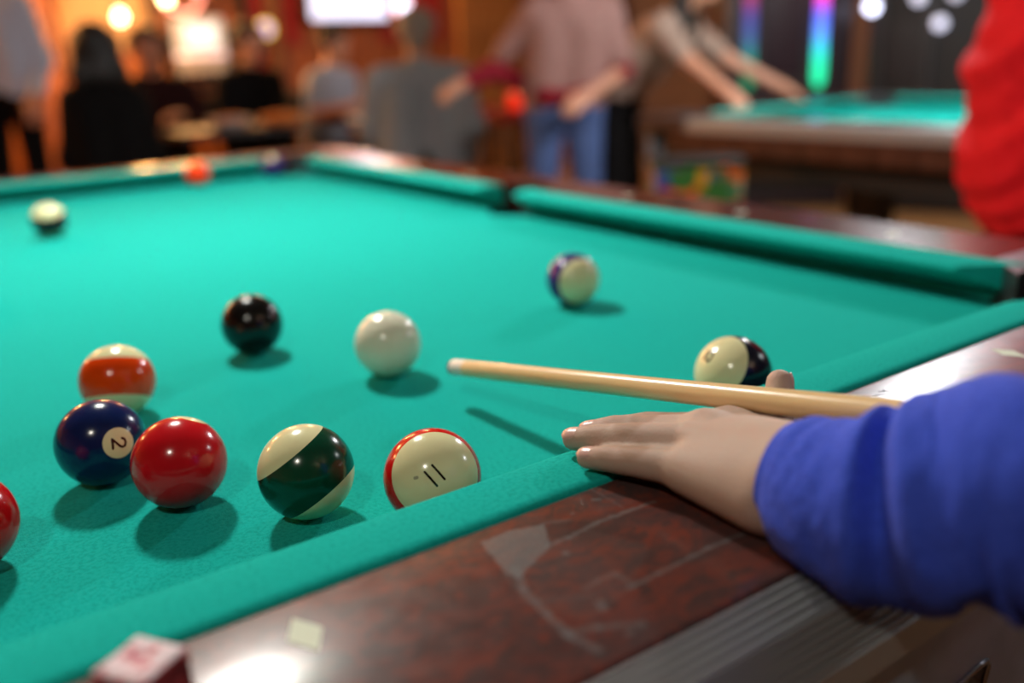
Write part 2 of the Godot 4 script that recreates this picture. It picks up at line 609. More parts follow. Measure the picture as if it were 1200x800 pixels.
# the near end rail: veneer with the tape residue, drips and pen scribble that the photograph shows on it
func rail_material() -> StandardMaterial3D:
	var W := 2048
	var H := 256
	var x0 := -0.2
	var sx := 1.1 / W
	var z0 := -0.3355
	var sz := 0.119 / H
	var im := Image.create(W, H, false, Image.FORMAT_RGB8)
	var ro := Image.create(W, H, false, Image.FORMAT_RGB8)
	var n := FastNoiseLite.new()
	n.seed = 5
	n.frequency = 1.0
	n.fractal_octaves = 5
	var n2 := FastNoiseLite.new()
	n2.seed = 11
	n2.frequency = 1.0
	var g := Gradient.new()
	g.offsets = PackedFloat32Array([0.15, 0.4, 0.6, 0.85])
	g.colors = PackedColorArray([Color(0.25, 0.18, 0.175), Color(0.29, 0.19, 0.18), Color(0.34, 0.19, 0.17), Color(0.40, 0.195, 0.155)])
	for j in H:
		for i in W:
			var x := x0 + i * sx
			var z := z0 + j * sz
			var wv := n2.get_noise_2d(x * 30.0, z * 45.0) * 1.6
			var k := n.get_noise_2d(x * 20.0 + wv, z * 55.0 + wv) * 0.75 + 0.5 + n2.get_noise_2d(x * 160.0, z * 420.0) * 0.07
			im.set_pixel(i, j, g.sample(k))
			var r := 0.33 + 0.08 * n2.get_noise_2d(x * 60.0 + 9.0, z * 60.0)
			ro.set_pixel(i, j, Color(r, r, r))
	var grey := Color(0.40, 0.415, 0.42)
	var marks := [
		[[Vector2(0.2186, -0.301), Vector2(0.2311, -0.3009), Vector2(0.2516, -0.3034), Vector2(0.2869, -0.3019)], 0.0013, 0.6],
		[[Vector2(0.1956, -0.2931), Vector2(0.1893, -0.2791), Vector2(0.1860, -0.2569), Vector2(0.1845, -0.2413), Vector2(0.1875, -0.2275)], 0.0022, 0.5],
		[[Vector2(0.1838, -0.2436), Vector2(0.1969, -0.2383), Vector2(0.2125, -0.2290)], 0.0019, 0.42],
		[[Vector2(0.2243, -0.2513), Vector2(0.2424, -0.2521), Vector2(0.2754, -0.2532), Vector2(0.33, -0.2508)], 0.0012, 0.5],
		[[Vector2(0.2101, -0.2625), Vector2(0.2186, -0.2642), Vector2(0.2279, -0.2637), Vector2(0.2279, -0.2526)], 0.0015, 0.3],
		[[Vector2(0.2069, -0.2475), Vector2(0.2085, -0.2505)], 0.0024, 0.5],
		[[Vector2(0.2648, -0.3224), Vector2(0.2675, -0.3215)], 0.0016, 0.55],
		[[Vector2(0.2213, -0.2910), Vector2(0.2213, -0.2905)], 0.0016, 0.6],
		[[Vector2(0.2473, -0.3180), Vector2(0.2478, -0.3180)], 0.0013, 0.6],
		[[Vector2(0.2036, -0.2281), Vector2(0.2046, -0.2281)], 0.0018, 0.45],
		[[Vector2(0.2716, -0.3342), Vector2(0.2710, -0.3066)], 0.0007, 0.35],
		[[Vector2(0.2310, -0.3190), Vector2(0.2420, -0.3140)], 0.0013, 0.35],
		[[Vector2(0.1898, -0.2942), Vector2(0.1850, -0.2700), Vector2(0.2100, -0.2560)], 0.0009, 0.25],
		[[Vector2(0.1100, -0.2600), Vector2(0.1400, -0.2550)], 0.0010, 0.18],
		[[Vector2(0.42, -0.285), Vector2(0.47, -0.2875)], 0.0009, 0.25],
	]
	var polys := [
		[PackedVector2Array([Vector2(0.196, -0.3232), Vector2(0.2131, -0.3238), Vector2(0.2300, -0.3185), Vector2(0.2198, -0.3), Vector2(0.2034, -0.2923), Vector2(0.1925, -0.2864), Vector2(0.1905, -0.2942), Vector2(0.1938, -0.3097)]), 0.8, 0.0015],
		[PackedVector2Array([Vector2(0.2095, -0.2986), Vector2(0.2441, -0.3008), Vector2(0.2554, -0.2713), Vector2(0.2257, -0.2501), Vector2(0.196, -0.2426), Vector2(0.1879, -0.2602), Vector2(0.194, -0.2838)]), 0.17, 0.003],
		[PackedVector2Array([Vector2(0.2763, -0.3328), Vector2(0.3000, -0.325), Vector2(0.2900, -0.3053), Vector2(0.2582, -0.3111)]), 0.13, 0.002],
	]
	for q in polys:
		var pg: PackedVector2Array = q[0]
		var lo := Vector2.ONE * 9.0
		var hi := -lo
		for p in pg:
			lo = lo.min(p)
			hi = hi.max(p)
		for j in range(maxi(0, int((lo.y - 0.004 - z0) / sz)), mini(H, int((hi.y + 0.004 - z0) / sz))):
			for i in range(maxi(0, int((lo.x - 0.004 - x0) / sx)), mini(W, int((hi.x + 0.004 - x0) / sx))):
				var p := Vector2(x0 + i * sx, z0 + j * sz)
				p += Vector2(n2.get_noise_2d(p.x * 170.0, p.y * 170.0), n2.get_noise_2d(p.y * 170.0 + 5.0, p.x * 170.0)) * 0.0012
				var d := 9.0
				for e in pg.size(): d = minf(d, seg_dist(p, pg[e], pg[(e + 1) % pg.size()]))
				if Geometry2D.is_point_in_polygon(p, pg): d = -d
				var a: float = q[1] * smoothstep(q[2] * 0.5, -q[2] * 0.5, d) * (0.85 + 0.3 * n2.get_noise_2d(p.x * 400.0, p.y * 400.0))
				if a > 0.004:
					im.set_pixel(i, j, im.get_pixel(i, j).lerp(grey, clampf(a, 0, 1)))
					ro.set_pixel(i, j, ro.get_pixel(i, j).lerp(Color(0.42, 0.42, 0.42), clampf(a, 0, 1)))
	for q in marks:
		var pts: Array = q[0]
		for s in pts.size() - 1:
			var a: Vector2 = pts[s]
			var b: Vector2 = pts[s + 1]
			var lo := a.min(b) - Vector2.ONE * 0.006
			var hi := a.max(b) + Vector2.ONE * 0.006
			for j in range(maxi(0, int((lo.y - z0) / sz)), mini(H, int((hi.y - z0) / sz))):
				for i in range(maxi(0, int((lo.x - x0) / sx)), mini(W, int((hi.x - x0) / sx))):
					var p := Vector2(x0 + i * sx, z0 + j * sz)
					p += Vector2(n2.get_noise_2d(p.x * 200.0, p.y * 200.0), n2.get_noise_2d(p.y * 200.0 + 5.0, p.x * 200.0)) * 0.0012
					var k: float = q[2] * smoothstep(q[1] * 1.3, q[1] * 0.6, seg_dist(p, a, b))
					var old := im.get_pixel(i, j)
					if k > 0.004 and old.g < grey.g * 0.93: im.set_pixel(i, j, old.lerp(grey, k))
	# pen scribble
	for pts in [[Vector2(0.4950, -0.3185), Vector2(0.4993, -0.3177), Vector2(0.5045, -0.3150), Vector2(0.5066, -0.3133)], [Vector2(0.5046, -0.3205), Vector2(0.5079, -0.3185), Vector2(0.5105, -0.3172), Vector2(0.5079, -0.3185), Vector2(0.5100, -0.3205)], [Vector2(0.5146, -0.3168), Vector2(0.5150, -0.3167)]]:
		for s in pts.size() - 1:
			var a: Vector2 = pts[s]
			var b: Vector2 = pts[s + 1]
			for j in range(maxi(0, int((minf(a.y, b.y) - 0.002 - z0) / sz)), mini(H, int((maxf(a.y, b.y) + 0.002 - z0) / sz))):
				for i in range(int((minf(a.x, b.x) - 0.002 - x0) / sx), int((maxf(a.x, b.x) + 0.002 - x0) / sx)):
					if seg_dist(Vector2(x0 + i * sx, z0 + j * sz), a, b) < 0.0009:
						im.set_pixel(i, j, Color(0.03, 0.03, 0.03))
						ro.set_pixel(i, j, Color(0.8, 0.8, 0.8))
	var m := mat(Color.WHITE, 1.0, 0.0, 0.24)
	m.albedo_texture = ImageTexture.create_from_image(im)
	m.roughness_texture = ImageTexture.create_from_image(ro)
	m.roughness_texture_channel = BaseMaterial3D.TEXTURE_CHANNEL_RED
	m.clearcoat_enabled = true
	m.clearcoat = 0.5
	m.clearcoat_roughness = 0.14
	m.texture_repeat = false
	return m

# ------------------------------------------------------------------ the room
func room() -> void:
	var fl := mat(Color.WHITE, 0.5)
	fl.albedo_texture = noise_tex(0.02, [Color(0.46, 0.34, 0.21), Color(0.58, 0.44, 0.29)], [0.3, 0.7], 512, 5)
	triplanar(fl, Vector3(0.8, 1, 2.4))
	var st = begin()
	box(st, Vector3(-3.6, -0.1, -7.5), Vector3(6.7, 0.0, 3.1))
	structure(st, "floor", fl)
	st = begin()
	box(st, Vector3(-3.6, 3.0, -7.5), Vector3(6.7, 3.1, 3.1))
	structure(st, "ceiling", mat(Color(0.5, 0.46, 0.42), 0.9))
	st = begin()
	box(st, Vector3(-3.6, 0, -7.5), Vector3(6.7, 3.0, -7.4))
	structure(st, "wall_back", M.orange_wood)
	st = begin()
	box(st, Vector3(6.6, 0, -7.4), Vector3(6.7, 3.0, 3.0))
	structure(st, "wall_right", mat(Color(0.38, 0.31, 0.32), 0.7))
	st = begin()
	box(st, Vector3(-3.6, 0, -7.4), Vector3(-3.5, 3.0, 3.0))
	structure(st, "wall_left", M.orange_wood)
	st = begin()
	box(st, Vector3(-3.6, 0, 3.0), Vector3(6.7, 3.0, 3.1))
	structure(st, "wall_front", mat(Color(0.36, 0.22, 0.14), 0.8))

# ------------------------------------------------------------------ pool tables
func cushion_profile() -> Array:
	# [distance out from the nose, height above the cloth], up the face and back over the top
	return [[0.045, 0.0005], [0.042, 0.010], [0.020, 0.0235], [0.006, 0.0315], [0.002, 0.0338], [0.0006, 0.0352], [0.0, 0.0372], [0.0006, 0.0392], [0.0025, 0.0408], [0.006, 0.0418], [0.02, 0.0432], [0.040, 0.0442], [0.0450, 0.0436], [0.0464, 0.0418], [0.0464, 0.0005]]

func cushion(t: Node3D, a: Vector2, along: Vector2, out: Vector2, length: float, cut0: float, cut1: float) -> void:
	var rings := []
	var n := 10
	for i in n + 1:
		var r := []
		for p in cushion_profile():
			var s0: float = -p[0] * cut0
			var s1: float = length + p[0] * cut1
			var q: Vector2 = a + along * lerpf(s0, s1, float(i) / n) + out * p[0]
			r.append(Vector3(q.x, BED + p[1], q.y))
		rings.append(r)
	var st = begin()
	loft(st, rings, true, false)
	st.set_smooth_group(-1)
	for e in 2:
		var r: Array = rings[0] if e == 0 else rings[-1]
		var pg := PackedVector2Array()
		for p in cushion_profile(): pg.append(Vector2(p[0], p[1]))
		var idx := Geometry2D.triangulate_polygon(pg)
		var d := Vector3(along.x, 0, along.y) * (-1.0 if e == 0 else 1.0)
		for i in range(0, idx.size(), 3): tri(st, r[idx[i]], r[idx[i + 1]], r[idx[i + 2]], d)
	done(st, "cushion", M.cloth, t)

func ridged_trim() -> Array:
	# [distance out from the nose, height above the cloth]: two ridged facets of the metal edge
	var p := []
	var f := [[Vector2(0.1655, 0.0412), Vector2(0.1845, 0.0340), 5], [Vector2(0.1845, 0.0340), Vector2(0.1940, 0.0140), 6]]
	for q in f:
		var a: Vector2 = q[0]
		var b: Vector2 = q[1]
		var k: int = q[2]
		var n := Vector2(-(b - a).y, (b - a).x).normalized() * (1.0 if (b - a).x > 0 else -1.0)
		for i in k:
			for e in [[0.0, -0.0028], [0.16, -0.0028], [0.27, 0.0], [0.5, 0.0003], [0.78, 0.0], [0.89, -0.0028]]:
				p.append(a.lerp(b, (i + e[0]) / k) + n * e[1])
	p.append(Vector2(0.1942, 0.012))
	p.append(Vector2(0.1942, -0.004))
	p.append(Vector2(0.1655, -0.004))
	return p

func bar(st: SurfaceTool, prof: Array, a: Vector2, along: Vector2, out: Vector2, length: float, group := -1) -> void:
	# a profile drawn along one side of the table
	var rings := []
	for i in 2:
		var r := []
		for p in prof:
			var q: Vector2 = a + along * (length * i) + out * p[0]
			r.append(Vector3(q.x, BED + p[1], q.y))
		rings.append(r)
	var pg := PackedVector2Array()
	for p in prof: pg.append(Vector2(p[0], p[1]))
	var cw := Geometry2D.is_polygon_clockwise(pg)
	for j in prof.size():
		var k := (j + 1) % prof.size()
		var e: Vector2 = pg[k] - pg[j]
		var nn := Vector2(e.y, -e.x) * (-1.0 if cw else 1.0)
		st.set_smooth_group(group)
		quad(st, rings[0][j], rings[0][k], rings[1][k], rings[1][j], Vector3(out.x * nn.x, nn.y, out.y * nn.x))
	st.set_smooth_group(-1)
	var idx := Geometry2D.triangulate_polygon(pg)
	for e in 2:
		var d := Vector3(along.x, 0, along.y) * (-1.0 if e == 0 else 1.0)
		for i in range(0, idx.size(), 3): tri(st, rings[e][idx[i]], rings[e][idx[i + 1]], rings[e][idx[i + 2]], d)

func build_table(t: Node3D) -> void:
	var zm := (ZN + ZF) / 2.0
	var pockets := []
	for sx in [0, 1]:
		var x: float = XR if sx else XL
		var o: float = 1.0 if sx else -1.0
		pockets.append([Vector2(x + o * 0.022, ZN + 0.022), 0.060])
		pockets.append([Vector2(x + o * 0.050, zm), 0.056])
		pockets.append([Vector2(x + o * 0.022, ZF - 0.022), 0.060])
	# slate bed under its cloth
	var bed := PackedVector2Array([Vector2(XL - 0.034, ZF - 0.034), Vector2(XR + 0.034, ZF - 0.034), Vector2(XR + 0.034, ZN + 0.034), Vector2(XL - 0.034, ZN + 0.034)])
	for p in pockets: bed = clip(bed, circle(p[0], p[1]))
	var st = begin()
	extrude(st, bed, BED - 0.03, BED)
	done(st, "bed_cloth", M.cloth, t)
	# cushions
	var g := 0.1
	var s := 0.055
	cushion(t, Vector2(XL + g, ZN), Vector2(1, 0), Vector2(0, 1), XR - XL - 2 * g, 1.35, 1.35)
	cushion(t, Vector2(XL + g, ZF), Vector2(1, 0), Vector2(0, -1), XR - XL - 2 * g, 1.35, 1.35)
	for side in [[XR, 1.0], [XL, -1.0]]:
		var len: float = (ZN - ZF) / 2.0 - g - s
		cushion(t, Vector2(side[0], ZN - g), Vector2(0, -1), Vector2(side[1], 0), len, 1.35, 0.3)
		cushion(t, Vector2(side[0], zm - s), Vector2(0, -1), Vector2(side[1], 0), len, 0.3, 1.35)
	# filler under the joint of cloth and wood
	# end rails (the near one carries the marks)
	for e in 2:
		var z: float = ZN if e == 0 else ZF
		var o: float = 1.0 if e == 0 else -1.0
		var prof := [Vector2(0.0478, 0.0), Vector2(0.0478, 0.0410), Vector2(0.0488, 0.0419), Vector2(0.0505, 0.0422), Vector2(0.1625, 0.0422), Vector2(0.1643, 0.0418), Vector2(0.1652, 0.0408), Vector2(0.1652, 0.0)]
		st = begin()
		bar(st, prof, Vector2(XL + 0.085, z), Vector2(1, 0), Vector2(0, o), XR - XL - 0.17, 0)
		var mesh: ArrayMesh
		st.generate_normals()
		mesh = st.commit()
		if e == 0: mesh = planar_uv(mesh, Vector2(-0.2, -0.3355), Vector2(1.1, 0.119))
		put(mesh, "end_rail", M.rail if e == 0 else M.veneer, t)
		st = begin()
		bar(st, [Vector2(0.04, 0.0), Vector2(0.04, 0.036), Vector2(0.055, 0.036), Vector2(0.055, 0.0)], Vector2(XL + 0.085, z), Vector2(1, 0), Vector2(0, o), XR - XL - 0.17)
		done(st, "joint_strip", M.black, t)
		st = begin()
		bar(st, ridged_trim(), Vector2(XL + 0.085, z), Vector2(1, 0), Vector2(0, o), XR - XL - 0.17)
		done(st, "ridged_edge", M.aluminium, t)
		# metal apron with the ball return opening
		var zo: float = z + o * 0.188
		apron_end(t, zo, o, e == 0)
		for x in ([0.102, 0.371, 0.6407] if e == 0 else [0.093, 0.353, 0.613]):
			sight(t, Vector3(x, BED + 0.0422, z + o * 0.075), true)
	for side in [[XR, 1.0], [XL, -1.0]]:
		var x: float = side[0]
		var o: float = side[1]
		var pg := PackedVector2Array([Vector2(x + o * 0.0478, ZF + 0.085), Vector2(x + o * 0.1652, ZF + 0.085), Vector2(x + o * 0.1652, ZN - 0.085), Vector2(x + o * 0.0478, ZN - 0.085)])
		pg = clip(pg, circle(Vector2(x + o * 0.050, zm), 0.058))
		st = begin()
		extrude(st, pg, BED, BED + 0.0422)
		done(st, "side_rail", M.veneer, t)
		st = begin()
		bar(st, ridged_trim(), Vector2(x, ZF + 0.085), Vector2(0, 1), Vector2(o, 0), ZN - ZF - 0.17)
		done(st, "ridged_edge", M.aluminium, t)
		st = begin()
		box(st, Vector3(minf(x + o * 0.12, x + o * 0.188), BED - 0.075, ZF + 0.0), Vector3(maxf(x + o * 0.12, x + o * 0.188), BED - 0.004, ZN), 0.004)
		done(st, "side_apron", M.brown_wood, t)
		for k in [1, 2, 3, 5, 6, 7]:
			sight(t, Vector3(x + o * 0.1, BED + 0.0422, ZN + (ZF - ZN) * k / 8.0), false)
		# corner castings
		for e in [[ZN, 1.0], [ZF, -1.0]]:
			var z: float = e[0]
			var f: float = e[1]
			var c := PackedVector2Array([Vector2(-0.085, 0.0478), Vector2(-0.085, 0.1945)])
			for a in 9:
				var an := PI / 2 * a / 8.0
				c.append(Vector2(0.1345 + 0.06 * sin(an), 0.1345 + 0.06 * cos(an)))
			c.append_array([Vector2(0.1945, -0.085), Vector2(0.0478, -0.085)])
			var cc := PackedVector2Array()
			for p in c: cc.append(Vector2(x + o * p.x, z + f * p.y))
			cc = clip(cc, circle(Vector2(x + o * 0.022, z + f * 0.022), 0.063))
			st = begin()
			extrude(st, cc, BED - 0.004, BED + 0.0432)
			done(st, "corner_casting", M.corner, t)
	for p in pockets:
		st = begin()
		var c := Vector3(p[0].x, BED, p[0].y)
		lathe(st, [[0.0, -0.13], [p[1] + 0.002, -0.13], [p[1] + 0.002, 0.0]], 28, c)
		lathe(st, [[p[1] - 0.001, -0.002], [p[1] - 0.001, -0.126], [0.0, -0.126]], 28, c)
		done(st, "pocket", M.pocket, t)
	# cabinet and legs
	st = begin()
	box(st, Vector3(XL - 0.09, BED - 0.16, ZF - 0.09), Vector3(XR + 0.09, BED - 0.135, ZN + 0.09), 0.005)
	for side in [[XL - 0.11, XL - 0.09], [XR + 0.09, XR + 0.11]]:
		box(st, Vector3(side[0], BED - 0.16, ZF - 0.1), Vector3(side[1], BED - 0.02, ZN + 0.1))
	for e in [[ZF - 0.11, ZF - 0.09], [ZN + 0.09, ZN + 0.11]]:
		box(st, Vector3(XL - 0.11, BED - 0.16, e[0]), Vector3(XR + 0.11, BED - 0.02, e[1]))
	done(st, "cabinet", M.black, t)
	for x in [XL + 0.02, XR - 0.02]:
		for z in [ZF + 0.02, ZN - 0.02]:
			st = begin()
			var rings := []
			for q in [[0.0, 0.05], [0.04, 0.052], [0.05, 0.06], [BED - 0.17, 0.085], [BED - 0.16, 0.085]]:
				rings.append([Vector3(x - q[1], q[0], z - q[1]), Vector3(x + q[1], q[0], z - q[1]), Vector3(x + q[1], q[0], z + q[1]), Vector3(x - q[1], q[0], z + q[1])])
			loft(st, rings, true, true, -1)
			done(st, "leg", M.black, t)

func planar_uv(mesh: ArrayMesh, at: Vector2, size: Vector2) -> ArrayMesh:
	var A := mesh.surface_get_arrays(0)
	var uv := PackedVector2Array()
	for p in A[Mesh.ARRAY_VERTEX]: uv.append(Vector2((p.x - at.x) / size.x, (p.z - at.y) / size.y))
	A[Mesh.ARRAY_TEX_UV] = uv
	var r := ArrayMesh.new()
	r.add_surface_from_arrays(Mesh.PRIMITIVE_TRIANGLES, A)
	return r

func sight(t: Node3D, p: Vector3, across: bool) -> void:
	var a := 0.0075 if across else 0.0135
	var b := 0.0135 if across else 0.0075
	var st = begin()
	extrude(st, PackedVector2Array([Vector2(p.x - a, p.z), Vector2(p.x, p.z - b), Vector2(p.x + a, p.z), Vector2(p.x, p.z + b)]), p.y - 0.001, p.y + 0.0002)
	done(st, "sight", M.sight, t)

func apron_end(t: Node3D, z: float, o: float, opening: bool) -> void:
	# upright metal panel; the near one has a rounded opening in it
	var x0 := XL - 0.11
	var x1 := XR + 0.11
	var pg := PackedVector2Array([Vector2(x0, -0.165), Vector2(x1, -0.165), Vector2(x1, -0.004), Vector2(x0, -0.004)])
	var hole := PackedVector2Array()
	var parts := [pg]
	if opening:
		# arched ball return, cut from the lower edge
		for q in [[0.345, -0.2], [0.345, -0.105], [0.349, -0.090], [0.358, -0.076], [0.372, -0.064], [0.392, -0.0545], [0.415, -0.0512], [0.4235, -0.0518], [0.4255, -0.0560], [0.4225, -0.066], [0.420, -0.2]]: hole.append(Vector2(q[0], q[1]))
		parts = Geometry2D.clip_polygons(pg, hole)
	var st = begin()
	st.set_smooth_group(-1)
	for q in parts:
		var idx := Geometry2D.triangulate_polygon(q)
		for f in [[z, o], [z - o * 0.01, -o]]:
			for i in range(0, idx.size(), 3):
				var v := []
				for k in 3: v.append(Vector3(q[idx[i + k]].x, BED + q[idx[i + k]].y, f[0]))
				tri(st, v[0], v[1], v[2], Vector3(0, 0, f[1]))
		var cw := Geometry2D.is_polygon_clockwise(q)
		for i in q.size():
			var a: Vector2 = q[i]
			var b: Vector2 = q[(i + 1) % q.size()]
			var n := Vector2(b.y - a.y, a.x - b.x) * (-1.0 if cw else 1.0)
			quad(st, Vector3(a.x, BED + a.y, z), Vector3(b.x, BED + b.y, z), Vector3(b.x, BED + b.y, z - o * 0.01), Vector3(a.x, BED + a.y, z - o * 0.01), Vector3(n.x, n.y, 0))
	done(st, "end_apron", M.apron, t)
	if opening:
		# raised lip round the opening and the dark chute behind it
		var s2 = begin()
		var pts := []
		var rad := []
		for q in hole:
			if q.y > -0.17:
				pts.append(Vector3(q.x, BED + q.y, z + o * 0.0005))
				rad.append(0.0016)
		tube(s2, pts, rad, 8)
		done(s2, "opening_lip", M.casting, t)
		var s3 = begin()
		box(s3, Vector3(0.33, BED - 0.165, z - o * 0.065), Vector3(0.44, BED - 0.04, z - o * 0.06))
		done(s3, "ball_chute", M.pocket, t)

func tables() -> void:
	var t = thing("pool_table", "near pool table with green cloth, mahogany rails and ridged metal edge", "pool table", Vector3.ZERO, 0.0, "pool tables")
	build_table(t)
	var t2: Node3D = t.duplicate()
	t2.name = numbered("pool_table")
	add_child(t2)
	t2.position = Vector3(2.68, 0, -0.12)
	meta(t2, "second pool table standing behind, beside the person in red", "pool table", "pool tables")

# ------------------------------------------------------------------ balls
const TWO := [[-0.32, 0.25], [-0.25, 0.42], [0.0, 0.5], [0.26, 0.43], [0.33, 0.24], [0.22, 0.02], [-0.08, -0.24], [-0.34, -0.47], [0.36, -0.47]]
const ONE := [[0.0, 0.5], [0.0, -0.5]]
const ZERO := [[0.0, 0.5], [-0.24, 0.32], [-0.28, 0.0], [-0.24, -0.32], [0.0, -0.5], [0.24, -0.32], [0.28, 0.0], [0.24, 0.32], [0.0, 0.5]]
const CREAM := Color(0.87, 0.85, 0.66)

func view_frame(p: Vector3) -> Basis:
	# right, up, towards the onlooker, for a ball at p
	var w := (CAM - p).normalized()
	var r := cam_basis.y.cross(w).normalized()
	return Basis(r, w.cross(r), w)

func ball(label: String, x: float, z: float, col: Color, stripe = null, prints := [], res := 512) -> MeshInstance3D:
	var p := Vector3(x, BED + BALL, z)
	var vf := view_frame(p)
	var ax: Vector3 = (vf * stripe if stripe != null else Vector3.UP).normalized()
	var zx := ax.cross(Vector3(0.31, 0.2, 0.93)).normalized()
	var B := Basis(zx.cross(ax).normalized(), ax, zx)
	B = Basis(ax.cross(zx).normalized(), ax, zx)
	var W := res
	var H := res / 2
	var im := Image.create(W, H, false, Image.FORMAT_RGB8)
	var discs := []
	for q in prints:
		var c: Vector3 = B.inverse() * (vf * q.at).normalized()
		var u: Vector3 = B.inverse() * (vf * q.up)
		u = (u - c * u.dot(c)).normalized()
		discs.append([c, u.cross(c), u, q.disc, q.glyphs, q.size, q.pen, q.get("ink", Color(0.03, 0.03, 0.03))])
	for j in H:
		var th := PI * (j + 0.5) / H
		var y := cos(th)
		var sn := sin(th)
		for i in W:
			var a := TAU * (i + 0.5) / W
			var d := Vector3(sin(a) * sn, y, cos(a) * sn)
			var c := col
			if stripe != null and absf(y) > 0.515: c = CREAM
			for q in discs:
				if d.dot(q[0]) < 0.6: continue
				var uv := Vector2(d.dot(q[1]), d.dot(q[2]))
				if uv.length() < q[3]: c = CREAM
				if uv.length() > q[5] * 1.4: continue
				for gl in q[4]:
					for s in gl[1].size() - 1:
						var pa: Vector2 = (Vector2(gl[1][s][0], gl[1][s][1]) + gl[0]) * q[5]
						var pb: Vector2 = (Vector2(gl[1][s + 1][0], gl[1][s + 1][1]) + gl[0]) * q[5]
						if seg_dist(uv, pa, pb) < q[6]: c = q[7]
			im.set_pixel(i, j, c)
	var m := mat(Color.WHITE, 0.17, 0.0, 0.45)
	m.albedo_texture = ImageTexture.create_from_image(im)
	m.clearcoat_enabled = true
	m.clearcoat = 0.12
	m.clearcoat_roughness = 0.05
	var s := SphereMesh.new()
	s.radius = BALL
	s.height = BALL * 2
	s.radial_segments = 72
	s.rings = 36
	var o := put(s, "billiard_ball", m)
	o.transform = Transform3D(B, p)
	meta(o, label, "ball", "billiard balls on the near table")
	return o

func balls() -> void:
	var two := {"at": Vector3(0.367, -0.03, 0.93), "up": Vector3(0.98, 0.12, -0.35), "disc": 0.345, "glyphs": [[Vector2.ZERO, TWO]], "size": 0.30, "pen": 0.026}
	var three := {"at": Vector3(0.27, 0.955, 0.07), "up": Vector3(0, 0, 1), "disc": 0.345, "glyphs": [], "size": 0.3, "pen": 0.02}
	var eleven := {"at": Vector3(0.043, 0.026, 1.0), "up": Vector3(-0.665, 0.745, 0.0), "disc": 0.0, "glyphs": [[Vector2(-0.27, 0.0), ONE], [Vector2(0.27, 0.0), ONE]], "size": 0.36, "pen": 0.022}
	var smudge := {"at": Vector3(-0.32, -0.02, 0.95), "up": Vector3(0, 1, 0), "disc": 0.0, "glyphs": [[Vector2.ZERO, [[-0.2, 0.0], [0.2, 0.1]]]], "size": 0.1, "pen": 0.032, "ink": Color(0.6, 0.6, 0.5)}
	var ten := {"at": Vector3(-0.63, 0.47, 0.62), "up": Vector3(0.3, 0.9, 0.0), "disc": 0.0, "glyphs": [[Vector2(-0.38, 0.0), ONE], [Vector2(0.25, 0.0), ZERO]], "size": 0.3, "pen": 0.028, "ink": Color(0.13, 0.14, 0.16)}
	var hid := {"at": Vector3(0.1, -0.7, -0.7), "up": Vector3(0, 0, 1), "disc": 0.34, "glyphs": [], "size": 0.3, "pen": 0.02}
	var four := {"at": Vector3(-0.1, 0.75, 0.6), "up": Vector3(0, 1, 0), "disc": 0.36, "glyphs": [], "size": 0.3, "pen": 0.02}
	ball("solid red ball just in front of the dark blue ball", 0.1156, -0.5435, Color(0.74, 0.07, 0.11), null, [three], 768)
	ball("cream ball with a broad dark green stripe", 0.1724, -0.4792, Color(0.03, 0.25, 0.17), Vector3(-0.625, 0.765, 0.14), [], 1024)
	ball("cream and red ball showing the number 11 by the near cushion", 0.2277, -0.4240, Color(0.78, 0.05, 0.06), Vector3(0.1, 0.07, 0.99), [eleven, smudge], 1024)
	ball("solid dark blue ball showing the number 2", 0.0832, -0.6108, Color(0.045, 0.11, 0.30), null, [two], 1024)
	ball("cream ball with an orange stripe, behind the dark blue ball", 0.1202, -0.7359, Color(0.88, 0.26, 0.04), Vector3(-0.02, 0.98, -0.17), [])
	ball("solid black ball on open cloth", 0.2601, -0.8220, Color(0.045, 0.045, 0.05), null, [hid])
	ball("plain off-white cue ball in front of the cue tip", 0.3291, -0.6762, Color(0.86, 0.86, 0.77))
	ball("cream ball with a purple stripe, alone near the side rail", 0.5918, -0.7492, Color(0.2, 0.08, 0.4), Vector3(0.46, -0.14, 0.87), [])
	ball("cream ball with a navy stripe, beyond the cue and thumb", 0.4900, -0.4307, Color(0.06, 0.08, 0.15), Vector3(-0.61, 0.335, 0.72), [ten], 768)
	ball("cream and maroon striped ball far along the table", 0.2192, -1.7153, Color(0.16, 0.06, 0.055), Vector3(-0.2, 0.88, 0.43), [])
	ball("solid orange ball against the far end cushion", 0.6210, -2.2270, Color(0.95, 0.22, 0.02), null, [hid])
	ball("solid purple ball at the mouth of the far corner pocket", 0.8080, -2.2260, Color(0.16, 0.07, 0.36), null, [four])
	ball("solid dark green ball cut by the picture's edge", 0.0620, -1.3128, Color(0.02, 0.17, 0.11), null, [hid])
	ball("solid bright red ball cut by the picture's edge", -0.0030, -0.5396, Color(0.72, 0.03, 0.05), null, [hid])

